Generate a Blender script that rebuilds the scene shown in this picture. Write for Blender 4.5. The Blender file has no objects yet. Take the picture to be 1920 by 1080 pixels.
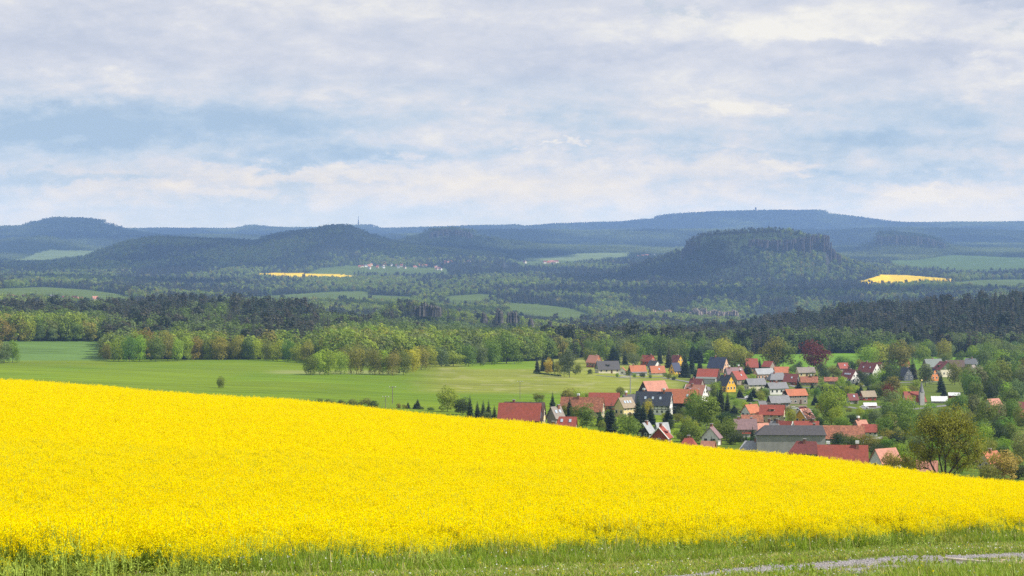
import bpy, bmesh, math, random
import numpy as np
from math import radians, sin, cos, pi
from mathutils import Vector, Matrix
random.seed(7); RS = np.random.RandomState(11)
C = bpy.context.scene.collection
scene = bpy.context.scene
F = 3850.0; EYE = 435.0            # focal length and horizon row, in the pixels of a 1920 px wide frame

# ---------------------------------------------------------------- camera, sky, sun, exposure
cam_d = bpy.data.cameras.new('camera'); cam = bpy.data.objects.new('camera', cam_d); C.objects.link(cam)
cam_d.sensor_width = 36; cam_d.lens = 36*F/1920; cam_d.shift_y = -(540-EYE)/1920
cam_d.clip_start = 0.5; cam_d.clip_end = 80000
cam.location = (0, 0, 0); cam.rotation_euler = (radians(90), 0, 0)
scene.camera = cam
scene.view_settings.view_transform = 'Standard'; scene.view_settings.look = 'None'
scene.view_settings.exposure = 0.2; scene.view_settings.gamma = 1.0
scene.cycles.max_bounces = 5; scene.cycles.diffuse_bounces = 2; scene.cycles.glossy_bounces = 1
scene.cycles.transmission_bounces = 2; scene.cycles.volume_bounces = 1; scene.cycles.transparent_max_bounces = 4
scene.cycles.use_denoising = False
scene.cycles.use_adaptive_sampling = False

SUN_EL, SUN_AZ = 44.0, 108.0        # azimuth clockwise from the viewing direction (+Y): from the right
sd = bpy.data.lights.new('sun', 'SUN'); sd.energy = 5.0; sd.angle = radians(0.6); sd.color = (1.0, 0.95, 0.86)
sun = bpy.data.objects.new('sun', sd); C.objects.link(sun)
sdir = Vector((sin(radians(SUN_AZ))*cos(radians(SUN_EL)), cos(radians(SUN_AZ))*cos(radians(SUN_EL)), sin(radians(SUN_EL))))
sun.rotation_euler = sdir.to_track_quat('Z', 'Y').to_euler()

class NT:
    """small node-tree writer"""
    def __init__(s, tree): s.t = tree; s.n = tree.nodes; s.l = tree.links
    def node(s, typ, **kw):
        n = s.n.new(typ)
        for k, v in kw.items():
            if k.startswith('in_'):
                n.inputs[int(k[3:])].default_value = v
            else: setattr(n, k, v)
        return n
    def link(s, a, b): s.l.new(a, b)
    def val(s, x, sock):
        if hasattr(x, 'links'): s.l.new(x, sock)
        else: sock.default_value = x
    def math(s, op, a, b=0.0, c=0.0, clamp=False):
        n = s.n.new('ShaderNodeMath'); n.operation = op; n.use_clamp = clamp
        s.val(a, n.inputs[0]); s.val(b, n.inputs[1]); s.val(c, n.inputs[2]); return n.outputs[0]
    def noise(s, vec, scale, detail=4, rough=0.55, dist=0.0):
        n = s.n.new('ShaderNodeTexNoise'); n.inputs['Scale'].default_value = scale; n.inputs['Detail'].default_value = detail
        n.inputs['Roughness'].default_value = rough; n.inputs['Distortion'].default_value = dist
        if vec is not None: s.l.new(vec, n.inputs['Vector'])
        return n.outputs['Fac']
    def mix(s, fac, a, b, blend='MIX'):
        n = s.n.new('ShaderNodeMix'); n.data_type = 'RGBA'; n.blend_type = blend; n.clamp_factor = True
        s.val(fac, n.inputs[0]); s.val(a, n.inputs[6]); s.val(b, n.inputs[7]); return n.outputs[2]
    def ramp(s, fac, stops, mode='LINEAR'):
        n = s.n.new('ShaderNodeValToRGB'); n.color_ramp.interpolation = mode; e = n.color_ramp.elements
        while len(e) < len(stops): e.new(0.5)
        for q, (p, c) in zip(e, stops):
            q.position = p; q.color = c if len(c) == 4 else (*c, 1)
        s.val(fac, n.inputs[0]); return n.outputs[0]
    def smooth(s, x, a, b, lo=0.0, hi=1.0):
        n = s.n.new('ShaderNodeMapRange'); n.interpolation_type = 'SMOOTHSTEP'
        s.val(x, n.inputs[0]); n.inputs[1].default_value = a; n.inputs[2].default_value = b
        n.inputs[3].default_value = lo; n.inputs[4].default_value = hi; return n.outputs[0]
    def xyz(s, x, y, z):
        n = s.n.new('ShaderNodeCombineXYZ'); s.val(x, n.inputs[0]); s.val(y, n.inputs[1]); s.val(z, n.inputs[2]); return n.outputs[0]
    def sep(s, v):
        n = s.n.new('ShaderNodeSeparateXYZ'); s.link(v, n.inputs[0]); return n.outputs

HAZE_D = 6.1e-5; HAZE_C = (0.34, 0.55, 1.0); HAZE_L = (0.16, 0.27, 0.48)   # density, tint and glow of the valley air
def build_world():
    w = bpy.data.worlds.new('World'); scene.world = w; w.use_nodes = True
    w.node_tree.nodes.clear(); g = NT(w.node_tree)
    sky = g.node('ShaderNodeTexSky'); sky.sky_type = 'NISHITA'; sky.sun_disc = False
    sky.sun_elevation = radians(SUN_EL); sky.sun_rotation = radians(SUN_AZ); sky.altitude = 400
    tc = g.node('ShaderNodeTexCoord'); X, Y, Z = g.sep(tc.outputs['Generated'])
    az = g.math('ARCTAN2', X, Y); el = g.math('ARCSINE', Z)
    # flat-based cloud sheets seen edge-on near the horizon: elevation is squeezed, azimuth wide
    az8 = g.math('MULTIPLY', az, 1.0); 
    warpv = g.xyz(g.math('MULTIPLY', az, 14), g.math('MULTIPLY', el, 40), 3.1)
    warp = g.math('SUBTRACT', g.noise(warpv, 1.0, 5, 0.6), 0.5)
    wp2 = g.math('SUBTRACT', g.noise(g.xyz(g.math('MULTIPLY', az, 55), g.math('MULTIPLY', el, 110), 8.1), 1.0, 5, 0.65), 0.5)
    azw = g.math('MULTIPLY_ADD', wp2, 0.075, g.math('MULTIPLY_ADD', warp, 0.14, az)); elw = g.math('MULTIPLY_ADD', wp2, -0.020, g.math('MULTIPLY_ADD', warp, 0.026, el))
    v1 = g.xyz(g.math('MULTIPLY', az, 9), g.math('MULTIPLY', el, 32), 0.7)
    v2 = g.xyz(g.math('MULTIPLY', az, 26), g.math('MULTIPLY', el, 72), 5.3)
    v3 = g.xyz(g.math('MULTIPLY', az, 75), g.math('MULTIPLY', el, 150), 9.3)
    n1 = g.noise(v1, 1.0, 6, 0.55, 0.3); n2 = g.noise(v2, 1.0, 6, 0.6, 0.4); n3 = g.noise(v3, 1.0, 5, 0.6, 0.3)
    def px(u): return (u-960)/F
    def pe(r): return (EYE-r)/F
    def blob(u, r, wu, wr, soft=0.6):
        a = g.math('DIVIDE', g.math('SUBTRACT', azw, px(u)), wu/F)
        b = g.math('DIVIDE', g.math('SUBTRACT', elw, pe(r)), wr/F)
        d = g.math('SQRT', g.math('ADD', g.math('MULTIPLY', a, a), g.math('MULTIPLY', b, b)))
        return g.smooth(d, 1.0, 1.0-soft)
    # cloud brightness field
    f = g.math('MULTIPLY_ADD', g.math('SUBTRACT', n1, 0.5), 1.25, 0.53)
    f = g.math('MULTIPLY_ADD', g.math('SUBTRACT', n2, 0.5), 0.80, f)
    f = g.math('MULTIPLY_ADD', g.math('SUBTRACT', n3, 0.5), 0.62, f)
    for (u, r, wu, wr, amt, soft) in [(300, 235, 620, 62, -0.50, .9), (620, 292, 430, 26, -0.34, .8), (1640, 268, 330, 30, -0.34, .9), (1060, 268, 330, 22, -0.22, .8),
                                      (120, 95, 460, 60, -0.34, .9), (620, 140, 520, 50, -0.24, .9), (1650, 110, 420, 30, -0.26, .9), (1180, 100, 260, 26, -0.22, .9), (300, 30, 330, 22, -0.18, .9), (1700, 330, 330, 16, -0.20, .9), (150, 335, 300, 16, -0.22, .9), (1000, 230, 360, 30, -0.20, .9), (30, 190, 220, 26, 0.18, 1.), (190, 168, 170, 26, 0.25, 1.), (1750, 215, 260, 40, -0.28, .9),
                                      (1440, 60, 640, 70, 0.34, 1.), (640, 20, 560, 60, 0.24, 1.), (1430, 192, 100, 34, 0.34, .9), (1060, 268, 44, 9, 0.4, .9), (1230, 150, 300, 60, 0.16, 1.),
                                      (600, 325, 330, 26, 0.30, .9), (380, 368, 180, 24, 0.24, .9), (1480, 318, 140, 22, 0.30, .9), (770, 296, 60, 16, 0.4, .9), (1830, 150, 200, 55, 0.32, .9),
                                      (980, 360, 1500, 60, 0.20, 1.), (1250, 320, 380, 20, 0.16, .9), (1330, 290, 420, 10, -0.14, .9), (1560, 98, 300, 22, -0.16, 1.), (1750, 358, 90, 12, 0.28, .7), (1905, 5, 130, 26, -0.45, .8)]:
        f = g.math('MULTIPLY_ADD', blob(u, r, wu, wr, soft), amt, f)
    cloud = g.ramp(f, [(0.0, (0.34, 0.455, 0.595)), (0.2, (0.395, 0.50, 0.625)), (0.45, (0.48, 0.555, 0.65)), (0.66, (0.575, 0.60, 0.66)), (0.86, (0.67, 0.665, 0.67)), (1.0, (0.75, 0.725, 0.68))])
    lav = g.ramp(f, [(0.0, (0.44, 0.49, 0.60)), (0.3, (0.50, 0.54, 0.635)), (0.6, (0.585, 0.605, 0.67)), (0.82, (0.68, 0.68, 0.69)), (1.0, (0.76, 0.745, 0.71))])
    cloud = g.mix(g.smooth(el, pe(230), pe(110)), cloud, lav)
    # peach light on the cloud bellies low over the horizon
    low = g.smooth(el, pe(250), pe(400)); warm = g.smooth(f, 0.45, 0.95)
    cloud = g.mix(g.math('MULTIPLY', low, g.math('MULTIPLY', warm, 0.6)), cloud, (0.68, 0.63, 0.60, 1))
    mil = g.smooth(el, pe(330), pe(425)); cloud = g.mix(g.math('MULTIPLY', mil, 0.45), cloud, (0.60, 0.64, 0.68, 1))
    # low down the clouds shine through the haze of the valley: the far ones are the brightest
    elc = g.math('MAXIMUM', el, 0.004); tau = g.math('MULTIPLY', g.math('MINIMUM', g.math('DIVIDE', 258.0, elc), 21800.0), HAZE_D)
    up = g.math('MULTIPLY', g.math('EXPONENT', tau), g.smooth(el, -0.03, 0.0))
    up = g.math('MAXIMUM', up, 0.7)
    inv = g.math('SUBTRACT', 1.0, g.math('EXPONENT', g.math('MULTIPLY', tau, -1.0)))
    sub = g.node('ShaderNodeVectorMath', operation='SCALE'); sub.inputs[0].default_value = HAZE_L; g.link(inv, sub.inputs['Scale'])
    dif = g.node('ShaderNodeVectorMath', operation='SUBTRACT'); g.link(cloud, dif.inputs[0]); g.link(sub.outputs[0], dif.inputs[1])
    mul = g.node('ShaderNodeVectorMath', operation='SCALE'); g.link(dif.outputs[0], mul.inputs[0]); g.link(up, mul.inputs['Scale']); cloud = mul.outputs[0]
    # openings where the clear sky shows
    gap = g.math('MAXIMUM', blob(1285, 12, 75, 20, .7), blob(1905, 64, 45, 16, .7))
    gap = g.math('MULTIPLY', gap, 0.25)
    high = g.smooth(el, 0.25, 0.6)            # overhead: broken cloud
    gap = g.math('MAXIMUM', gap, g.math('MULTIPLY', high, g.smooth(n1, 0.50, 0.62, 0, 0.75)))
    cl10 = g.node('ShaderNodeVectorMath', operation='SCALE'); g.link(cloud, cl10.inputs[0]); cl10.inputs['Scale'].default_value = 10.0
    skyc = g.node('ShaderNodeVectorMath', operation='SCALE'); g.link(sky.outputs[0], skyc.inputs[0]); skyc.inputs['Scale'].default_value = 1.0
    col = g.mix(gap, cl10.outputs[0], skyc.outputs[0])
    bg = g.node('ShaderNodeBackground'); g.link(col, bg.inputs[0]); bg.inputs[1].default_value = 0.1
    out = g.node('ShaderNodeOutputWorld'); g.link(bg.outputs[0], out.inputs[0])
build_world()

# ---------------------------------------------------------------- materials
MATS = {}
def pmat(name, color, rough=0.85, var=0.0, scale=1.0, spec=0.3, bump=0.0, color2=None, coord='Object', detail=5):
    if name in MATS: return MATS[name]
    m = bpy.data.materials.new(name); m.use_nodes = True; g = NT(m.node_tree)
    b = m.node_tree.nodes['Principled BSDF']; b.inputs['Roughness'].default_value = rough
    b.inputs['Specular IOR Level'].default_value = spec
    col = (*color, 1)
    tc = g.node('ShaderNodeTexCoord'); vec = tc.outputs[coord]
    if var > 0 or color2:
        n = g.noise(vec, scale, detail, 0.6)
        if color2: c = g.mix(g.smooth(n, 0.35, 0.65), col, (*color2, 1))
        else: c = g.mix(g.smooth(n, 0.3, 0.7), tuple(min(1, x*(1-var)) for x in color)+(1,), tuple(min(1, x*(1+var)) for x in color)+(1,))
        g.link(c, b.inputs['Base Color'])
    else: b.inputs['Base Color'].default_value = col
    if bump > 0:
        bp = g.node('ShaderNodeBump'); bp.inputs['Strength'].default_value = bump; bp.inputs['Distance'].default_value = 0.1
        g.link(g.noise(vec, scale*3, 4), bp.inputs['Height']); g.link(bp.outputs[0], b.inputs['Normal'])
    MATS[name] = m; return m

def leaf_mat(name, trans=0.35, rough=0.6, var=0.3, nscale=0.6):
    m = bpy.data.materials.new(name); m.use_nodes = True; g = NT(m.node_tree)
    b = m.node_tree.nodes['Principled BSDF']; b.inputs['Roughness'].default_value = rough; b.inputs['Specular IOR Level'].default_value = 0.25
    at = g.node('ShaderNodeAttribute', attribute_type='INSTANCER', attribute_name='tint')
    tc = g.node('ShaderNodeTexCoord'); n = g.noise(tc.outputs['Object'], nscale, 3)
    oi = g.node('ShaderNodeObjectInfo')
    k = g.smooth(n, 0.3, 0.7, 1-var, 1+var)
    sc = g.node('ShaderNodeVectorMath', operation='SCALE'); g.link(at.outputs['Color'], sc.inputs[0]); g.link(k, sc.inputs['Scale'])
    g.link(sc.outputs[0], b.inputs['Base Color'])
    tr = g.node('ShaderNodeBsdfTranslucent'); sc2 = g.node('ShaderNodeVectorMath', operation='MULTIPLY'); g.link(sc.outputs[0], sc2.inputs[0]); sc2.inputs[1].default_value = (1.25, 1.3, 0.7)
    g.link(sc2.outputs[0], tr.inputs[0])
    mx = g.node('ShaderNodeMixShader'); mx.inputs[0].default_value = trans
    g.link(b.outputs[0], mx.inputs[1]); g.link(tr.outputs[0], mx.inputs[2])
    g.link(mx.outputs[0], m.node_tree.nodes['Material Output'].inputs[0]); return m
LEAF = leaf_mat('leaves'); NEEDLE = leaf_mat('needles', 0.1, 0.75, 0.35)
BARK = pmat('bark', (0.075, 0.058, 0.045), 0.9, 0.4, 3.0); BIRCH = pmat('birch_bark', (0.55, 0.52, 0.47), 0.8, 0.5, 2.0)

# ---------------------------------------------------------------- terrain
def pchip(xk, Y, x):
    """monotone cubic across the last axis of control points; Y (nk, ...) -> values at x (n,)"""
    xk = np.asarray(xk, float); Y = np.asarray(Y, float); h = np.diff(xk)
    d = (Y[1:]-Y[:-1])/h.reshape(-1, *([1]*(Y.ndim-1)))
    m = np.zeros_like(Y); m[0] = d[0]; m[-1] = d[-1]
    a, b = d[:-1], d[1:]
    with np.errstate(divide='ignore', invalid='ignore'):
        hm = np.where(a*b > 0, 2*a*b/(a+b), 0.0)
    m[1:-1] = hm
    i = np.clip(np.searchsorted(xk, x)-1, 0, len(xk)-2)
    hh = h[i]; t = np.clip((x-xk[i])/hh, 0, 1)
    sh = (-1,)+(1,)*(Y.ndim-1) if Y.ndim > 1 else (-1,)
    t = t.reshape(sh); hh = hh.reshape(sh)
    return (2*t**3-3*t**2+1)*Y[i]+(t**3-2*t**2+t)*hh*m[i]+(-2*t**3+3*t**2)*Y[i+1]+(t**3-t**2)*hh*m[i+1]

def zr(D, row): return -(row-EYE)/F*D
NEARZ = {  # (distance, height) of the near slope, under the crop
  0:    [(1,-1.7),(20,-4.0),(40,-7.0),(60,-9.9),(80,-12.2),(100,-13.3),(150,-15.4),(200,-17.2),(250,-19.2),(300,-24.5),(350,-32),(420,-44)],
  480:  [(1,-1.7),(20,-4.0),(40,-7.0),(60,-9.9),(80,-12.2),(100,-13.6),(150,-16.4),(200,-18.6),(240,-20.6),(290,-26),(350,-35),(420,-46)],
  960:  [(1,-1.7),(20,-4.0),(40,-7.0),(60,-9.9),(80,-12.3),(100,-14.1),(150,-17.6),(200,-20.6),(230,-22.4),(280,-28),(350,-39),(420,-49.5)],
  1440: [(1,-1.7),(20,-4.0),(40,-7.0),(60,-9.9),(80,-12.4),(100,-14.5),(150,-19.0),(180,-21.4),(212,-24.0),(260,-31),(340,-43),(420,-53)],
  1920: [(1,-1.7),(20,-4.0),(40,-7.0),(60,-9.8),(80,-12.3),(100,-14.6),(150,-20.1),(175,-22.8),(200,-25.6),(240,-32),(320,-46),(420,-56)],
}
FARR = {   # (distance, image row of the bare ground)
  0:    [(480,850),(600,790),(700,756),(850,722),(1000,700),(1200,682),(1330,684),(1450,668),(1600,640),(1800,622),(2100,612),(2500,620),(3000,585),(3500,562),(4300,541),(5000,535),(6500,520),(8000,505),(10000,488),(12500,472),(16000,455),(26000,445)],
  480:  [(480,862),(600,812),(700,778),(800,752),(1000,715),(1200,694),(1350,678),(1500,668),(1800,640),(2200,604),(2600,640),(3300,605),(4000,575),(5000,556),(6000,535),(7000,518),(8000,504),(9000,496),(12000,475),(16000,458),(26000,445)],
  960:  [(480,888),(600,830),(700,790),(850,760),(1000,735),(1200,705),(1400,684),(1500,677),(1700,664),(2100,655),(2700,655),(3300,620),(4000,598),(4600,580),(5500,552),(7000,522),(8000,506),(9000,490),(10500,474),(13000,460),(16000,452),(26000,440)],
  1440: [(480,905),(600,852),(750,802),(900,768),(1100,730),(1300,703),(1500,680),(1700,664),(2000,655),(2600,655),(3300,628),(4400,612),(4900,600),(5150,568),(5800,550),(6500,536),(7200,524),(9000,490),(11000,474),(13000,462),(16000,450),(26000,440)],
  1920: [(480,922),(600,868),(800,802),(1000,760),(1200,726),(1400,700),(1700,672),(2000,650),(2600,650),(3300,620),(4200,590),(5000,560),(5600,542),(6000,532),(7000,517),(8000,500),(9500,480),(11000,470),(13000,460),(16000,450),(26000,440)],
}
CU = [-1500, 0, 480, 960, 1440, 1920, 3420]
LD = np.linspace(0, math.log(27000), 900)
def col_profile(k):
    pts = [(d, z) for d, z in NEARZ[k]]+[(d, zr(d, r)) for d, r in FARR[k]]
    x = np.log([p[0] for p in pts]); y = np.array([p[1] for p in pts]); return pchip(x, y, LD)
T = {k: col_profile(k) for k in NEARZ}
TAB = np.array([T[0], T[0], T[480], T[960], T[1440], T[1920], T[1920]])
def base_z(u, D):
    u = np.clip(u, -1500, 3420); l = np.log(np.maximum(D, 1.0))
    fi = np.clip(l/LD[-1]*(len(LD)-1), 0, len(LD)-1.001); i = fi.astype(int); t = fi-i
    cols = TAB[:, i]*(1-t)+TAB[:, i+1]*t          # (7, n)
    k = np.clip(np.searchsorted(CU, u)-1, 0, len(CU)-2); cu = np.array(CU, float)
    s = (u-cu[k])/(cu[k+1]-cu[k]); s = s*s*(3-2*s)*0.5+s*0.5
    ar = np.arange(len(u)); return cols[k, ar]*(1-s)+cols[k+1, ar]*s

# ridges: skyline, centre distance, front depth, back depth, tree height already on top, shape
RIDGES = [
 ('wood_right', 2300, 560, 500, 17, 's', [(1150,665),(1250,640),(1330,622),(1400,612),(1430,597),(1500,592),(1560,582),(1640,574),(1700,570),(1800,564),(1860,555),(1920,549),(2050,540),(2400,545),(3400,560)]),
 ('wood_left', 2150, 520, 400, 17, 's', [(-1500,570),(-100,567),(0,570),(60,573),(140,574),(200,568),(300,572),(330,565),(420,567),(500,567),(560,573),(620,588),(680,614),(740,645),(800,670)]),
 ('rock_hill', 2900, 330, 350, 15, 's', [(640,660),(680,625),(700,590),(740,568),(800,566),(830,578),(880,588),(960,594),(1000,602),(1060,612),(1120,622),(1220,655)]),
 ('mesa', 7200, 950, 900, 14, 'm', [(1000,560),(1080,528),(1150,506),(1230,481),(1275,466),(1288,450),(1305,440),(1330,434),(1380,430),(1440,427),(1485,430),(1512,438),(1550,441),(1556,466),(1580,480),(1640,500),(1700,522),(1760,545)]),
 ('lower_left', 7600, 1500, 900, 14, 's', [(-1500,505),(-100,500),(0,498),(60,502),(130,500),(200,512),(260,520),(330,520),(420,512),(500,520),(600,540)]),
 ('mid_left2', 6200, 900, 700, 14, 's', [(180,560),(240,540),(300,528),(360,530),(430,535),(480,548),(540,570)]),
 ('mid_left', 9600, 2700, 1200, 14, 's', [(-1500,520),(-100,505),(0,498),(100,488),(190,471),(250,449),(300,442),(360,445),(430,447),(480,451),(520,438),(560,431),(600,428),(620,421),(640,419),(662,427),(700,443),(730,451),(780,458),(900,470),(1100,500)]),
 ('mesa_left', 10800, 1200, 900, 13, 'm', [(640,470),(720,455),(760,448),(795,438),(805,433),(815,428),(850,426),(875,430),(882,432),(890,440),(930,447),(1000,456),(1100,461),(1250,466),(1400,480)]),
 ('mesa_right', 10500, 900, 900, 13, 'm', [(1500,490),(1580,474),(1620,462),(1640,450),(1646,438),(1660,433),(1720,438),(1755,447),(1768,456),(1830,468),(1900,480),(2000,500)]),
 ('hill_left', 12500, 1200, 900, 13, 's', [(-1500,450),(-100,450),(0,449),(50,442),(90,442),(130,453),(180,466),(240,480)]),
 ('peak_left', 15500, 2000, 1500, 12, 's', [(-1500,430),(-100,426),(0,424),(52,422),(64,416),(110,407),(150,408),(182,411),(205,421),(235,430),(300,440),(420,455)]),
 ('rolling', 14500, 1300, 1200, 12, 's', [(-1500,445),(220,441),(400,439),(560,441),(700,440),(800,437),(900,430),(1000,430),(1100,432),(1200,430),(1300,429),(1400,431),(1480,430),(1560,431),(1640,427),(1700,426),(1800,428),(1920,433),(2050,434),(3420,430)]),
 ('skyline', 19500, 2800, 2500, 12, 's', [(-1500,430),(-100,429),(0,428),(220,428),(300,427),(440,428),(462,423),(478,421),(500,425),(540,426),(600,426),(648,425),(662,422),(690,421),(702,425),(714,428),(780,426),(850,424),(900,422),(960,421),(990,423),(1040,419),(1160,415),(1230,409),(1248,402),(1320,397),(1420,394),(1535,393),(1550,397),(1560,401),(1600,405),(1660,414),(1700,417),(1800,416),(1920,415),(2050,415),(3420,418)]),
]
def vnoise(x, y, seed=0):
    """smooth value noise, vectorised"""
    xi = np.floor(x).astype(np.int64); yi = np.floor(y).astype(np.int64); xf = x-xi; yf = y-yi
    def h(a, b):
        n = (a*374761393+b*668265263+seed*1442695041) & 0xffffffff
        n = ((n ^ (n >> 13))*1274126177) & 0xffffffff
        return ((n ^ (n >> 16)) & 0xffff)/65535.0
    sx = xf*xf*(3-2*xf); sy = yf*yf*(3-2*yf)
    return (h(xi, yi)*(1-sx)+h(xi+1, yi)*sx)*(1-sy)+(h(xi, yi+1)*(1-sx)+h(xi+1, yi+1)*sx)*sy
def fbm(x, y, seed=0, o=4):
    r = 0; a = 0.5; t = 0
    for k in range(o):
        r = r+a*vnoise(x*2**k, y*2**k, seed+k*17); t += a; a *= 0.5
    return r/t
def height(x, y):
    x = np.atleast_1d(np.asarray(x, float)); y = np.atleast_1d(np.asarray(y, float))
    D = np.maximum(y, 60.0); u = 960+F*x/D
    z = base_z(u, np.maximum(y, 1.0))
    amp = np.clip((y-2300)/3000, 0, 1)*np.clip(y/9000, 0.3, 1.2)
    z = z+amp*26*(fbm(x/420, y/650, 5)-0.5)
    far = y > 1450
    if far.any():
        uf, yf = u[far], y[far]; zf = z[far]; xx = x[far]
        b0 = base_z
        for (nm, D0, wf, wb, th, kind, sk) in RIDGES:
            us = np.array([p[0] for p in sk], float); rs = np.array([p[1] for p in sk], float)
            m = (yf > D0-wf*1.15) & (yf < D0+wb*1.15) & (uf > us[0]) & (uf < us[-1])
            if not m.any(): continue
            um, ym = uf[m], yf[m]
            wob = (fbm(xx[m]/(D0*0.035), ym*0+D0*0.01, int(D0) % 97)-0.5)*wf*0.45
            r = np.interp(um, us, rs); top = zr(D0, r)-th
            bz = b0(um, np.full(len(um), float(D0)))
            dh = np.maximum(top-bz, 0)
            t = (ym-D0-wob*0.6)/np.where(ym < D0, wf, wb); a = np.abs(t)
            if kind == 's': s = np.clip(1-a, 0, 1); s = s*s*(3-2*s)
            else:          # table mountain: flat top, cliff band, then a long scree slope
                n_ = (fbm(xx[m]/90, ym/160, 31)-0.5)*0.09
                a2 = np.abs((ym-D0)/np.where(ym < D0, wf, wb))+n_
                s = np.interp(a2, [0, 0.16, 0.20, 0.27, 0.5, 0.75, 1.0], [1, 0.985, 0.90, 0.60, 0.33, 0.12, 0])
            zf[m] = np.maximum(zf[m], np.where(dh > 0, zf[m]+(top-zf[m])*s, zf[m]))
        z[far] = zf
    return z
def row_of(y, z): return EYE-F*z/np.maximum(y, 1)
def hit(u, row, d0=455.0, d1=2600.0):
    """the ground point seen at pixel (u, row), beyond d0"""
    d = np.geomspace(d0, d1, 700); x = (u-960)/F*d; r = row_of(d, height(x, d))
    i = np.argmax(r <= row) if (r <= row).any() else len(d)-1
    if i == 0: D = d[0]
    else:
        t = (r[i-1]-row)/(r[i-1]-r[i]+1e-9); D = d[i-1]*(1-t)+d[i]*t
    X = (u-960)/F*D
    return float(X), float(D), float(height(X, D)[0])

def in_poly(x, y, P):
    P = np.array(P, float); r = np.zeros(len(x), bool); j = len(P)-1
    for i in range(len(P)):
        c = ((P[i, 1] > y) != (P[j, 1] > y)) & (x < (P[j, 0]-P[i, 0])*(y-P[i, 1])/(P[j, 1]-P[i, 1]+1e-12)+P[i, 0])
        r ^= c; j = i
    return r
# open land beyond the near meadows: (kind, dmin, dmax, polygon in u,row)
FIELDS = [   # lower edges run on under the wood that stands in front
 ('yellow', 5900, 8300, [(488,512),(560,512),(662,515),(668,526),(560,525),(480,522)]),
 ('meadow', 6000, 9600, [(575,513),(600,503),(650,498),(720,499),(835,503),(845,519),(715,520),(713,517),(640,515)]),
 ('meadow', 3900, 6000, [(470,557),(560,551),(620,547),(688,546),(692,553),(770,556),(780,570),(640,572),(470,573)]),
 ('meadow', 3700, 6200, [(822,564),(842,555),(900,551),(935,554),(938,560),(900,574),(855,580)]),
 ('meadow', 3300, 5600, [(955,568),(1010,571),(1070,578),(1105,590),(1120,612),(1040,612),(985,604),(950,596)]),
 ('meadow', 7300, 11500, [(965,492),(980,484),(1060,480),(1080,475),(1185,473),(1185,487),(1100,492),(1040,500),(975,503)]),
 ('meadow', 6600, 10500, [(1655,489),(1720,487),(1780,478),(1850,480),(1960,485),(1980,505),(1880,510),(1830,515),(1780,510),(1690,503)]),
 ('yellow', 5000, 7600, [(1606,530),(1655,515),(1700,516),(1750,520),(1805,524),(1800,527),(1740,532),(1700,536),(1640,537)]),
 ('meadow', 4900, 7600, [(1745,534),(1835,525),(1990,523),(1995,541),(1850,543)]),
 ('meadow', 3000, 5200, [(-150,548),(0,541),(80,538),(160,543),(215,550),(275,566),(230,580),(100,569),(-150,567)]),
 ('meadow', 9400, 14000, [(-60,489),(30,486),(90,469),(188,470),(180,482),(100,492),(30,498),(-60,500)]),
 ('meadow', 1350, 2050, [(1495,676),(1530,664),(1615,662),(1615,676)]), ('meadow', 1350, 2050, [(1408,678),(1412,664),(1450,664),(1450,678)]),
 ('meadow', 1350, 2050, [(1080,690),(1086,672),(1100,672),(1102,690)]),
]
EDGE_U = [-1500, -200, 0, 192, 200, 560, 600, 640, 820, 900, 1000, 1060, 1150, 1300, 1500, 1610, 1700, 1920, 3420]
EDGE_R = [640, 640, 640, 640, 674, 674, 681, 686, 684, 680, 677, 672, 668, 666, 664, 662, 668, 672, 672]
def landcover(x, y):
    """0 meadow, 1 forest floor, 2 distant rape field"""
    z = height(x, y); r = row_of(y, z); u = 960+F*x/np.maximum(y, 60)
    lc = np.zeros(len(x), int)
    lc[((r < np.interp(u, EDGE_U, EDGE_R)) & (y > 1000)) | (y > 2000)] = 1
    for k, d0, d1, P in FIELDS:
        m = (y > d0) & (y < d1)
        if m.any():
            q = np.zeros(len(x), bool); q[m] = in_poly(u[m], r[m], P); lc[q] = 2 if k == 'yellow' else 0
    return lc, z, r, u

def add_mesh(name, co, faces, mats, parent=None, mi=None, smooth=False, link=True):
    """co (n,3) array, faces (m,4) or (m,3) array"""
    me = bpy.data.meshes.new(name); co = np.asarray(co, np.float32); faces = np.asarray(faces, np.int32)
    n, k = faces.shape
    me.vertices.add(len(co)); me.vertices.foreach_set('co', co.ravel())
    me.loops.add(n*k); me.loops.foreach_set('vertex_index', faces.ravel())
    me.polygons.add(n); me.polygons.foreach_set('loop_start', np.arange(0, n*k, k, dtype=np.int32))
    try: me.polygons.foreach_set('loop_total', np.full(n, k, np.int32))
    except Exception: pass
    for m in (mats if isinstance(mats, (list, tuple)) else [mats]): me.materials.append(m)
    if mi is not None: me.polygons.foreach_set('material_index', np.asarray(mi, np.int32))
    me.polygons.foreach_set('use_smooth', np.full(n, bool(smooth)))
    me.update(calc_edges=True)
    o = bpy.data.objects.new(name, me)
    if link: C.objects.link(o)
    if parent is not None: o.parent = parent
    return o
def tag(o, label, cat=None, group=None, kind=None):
    o['label'] = label
    if cat: o['category'] = cat
    if group: o['group'] = group
    if kind: o['kind'] = kind
    return o

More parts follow.
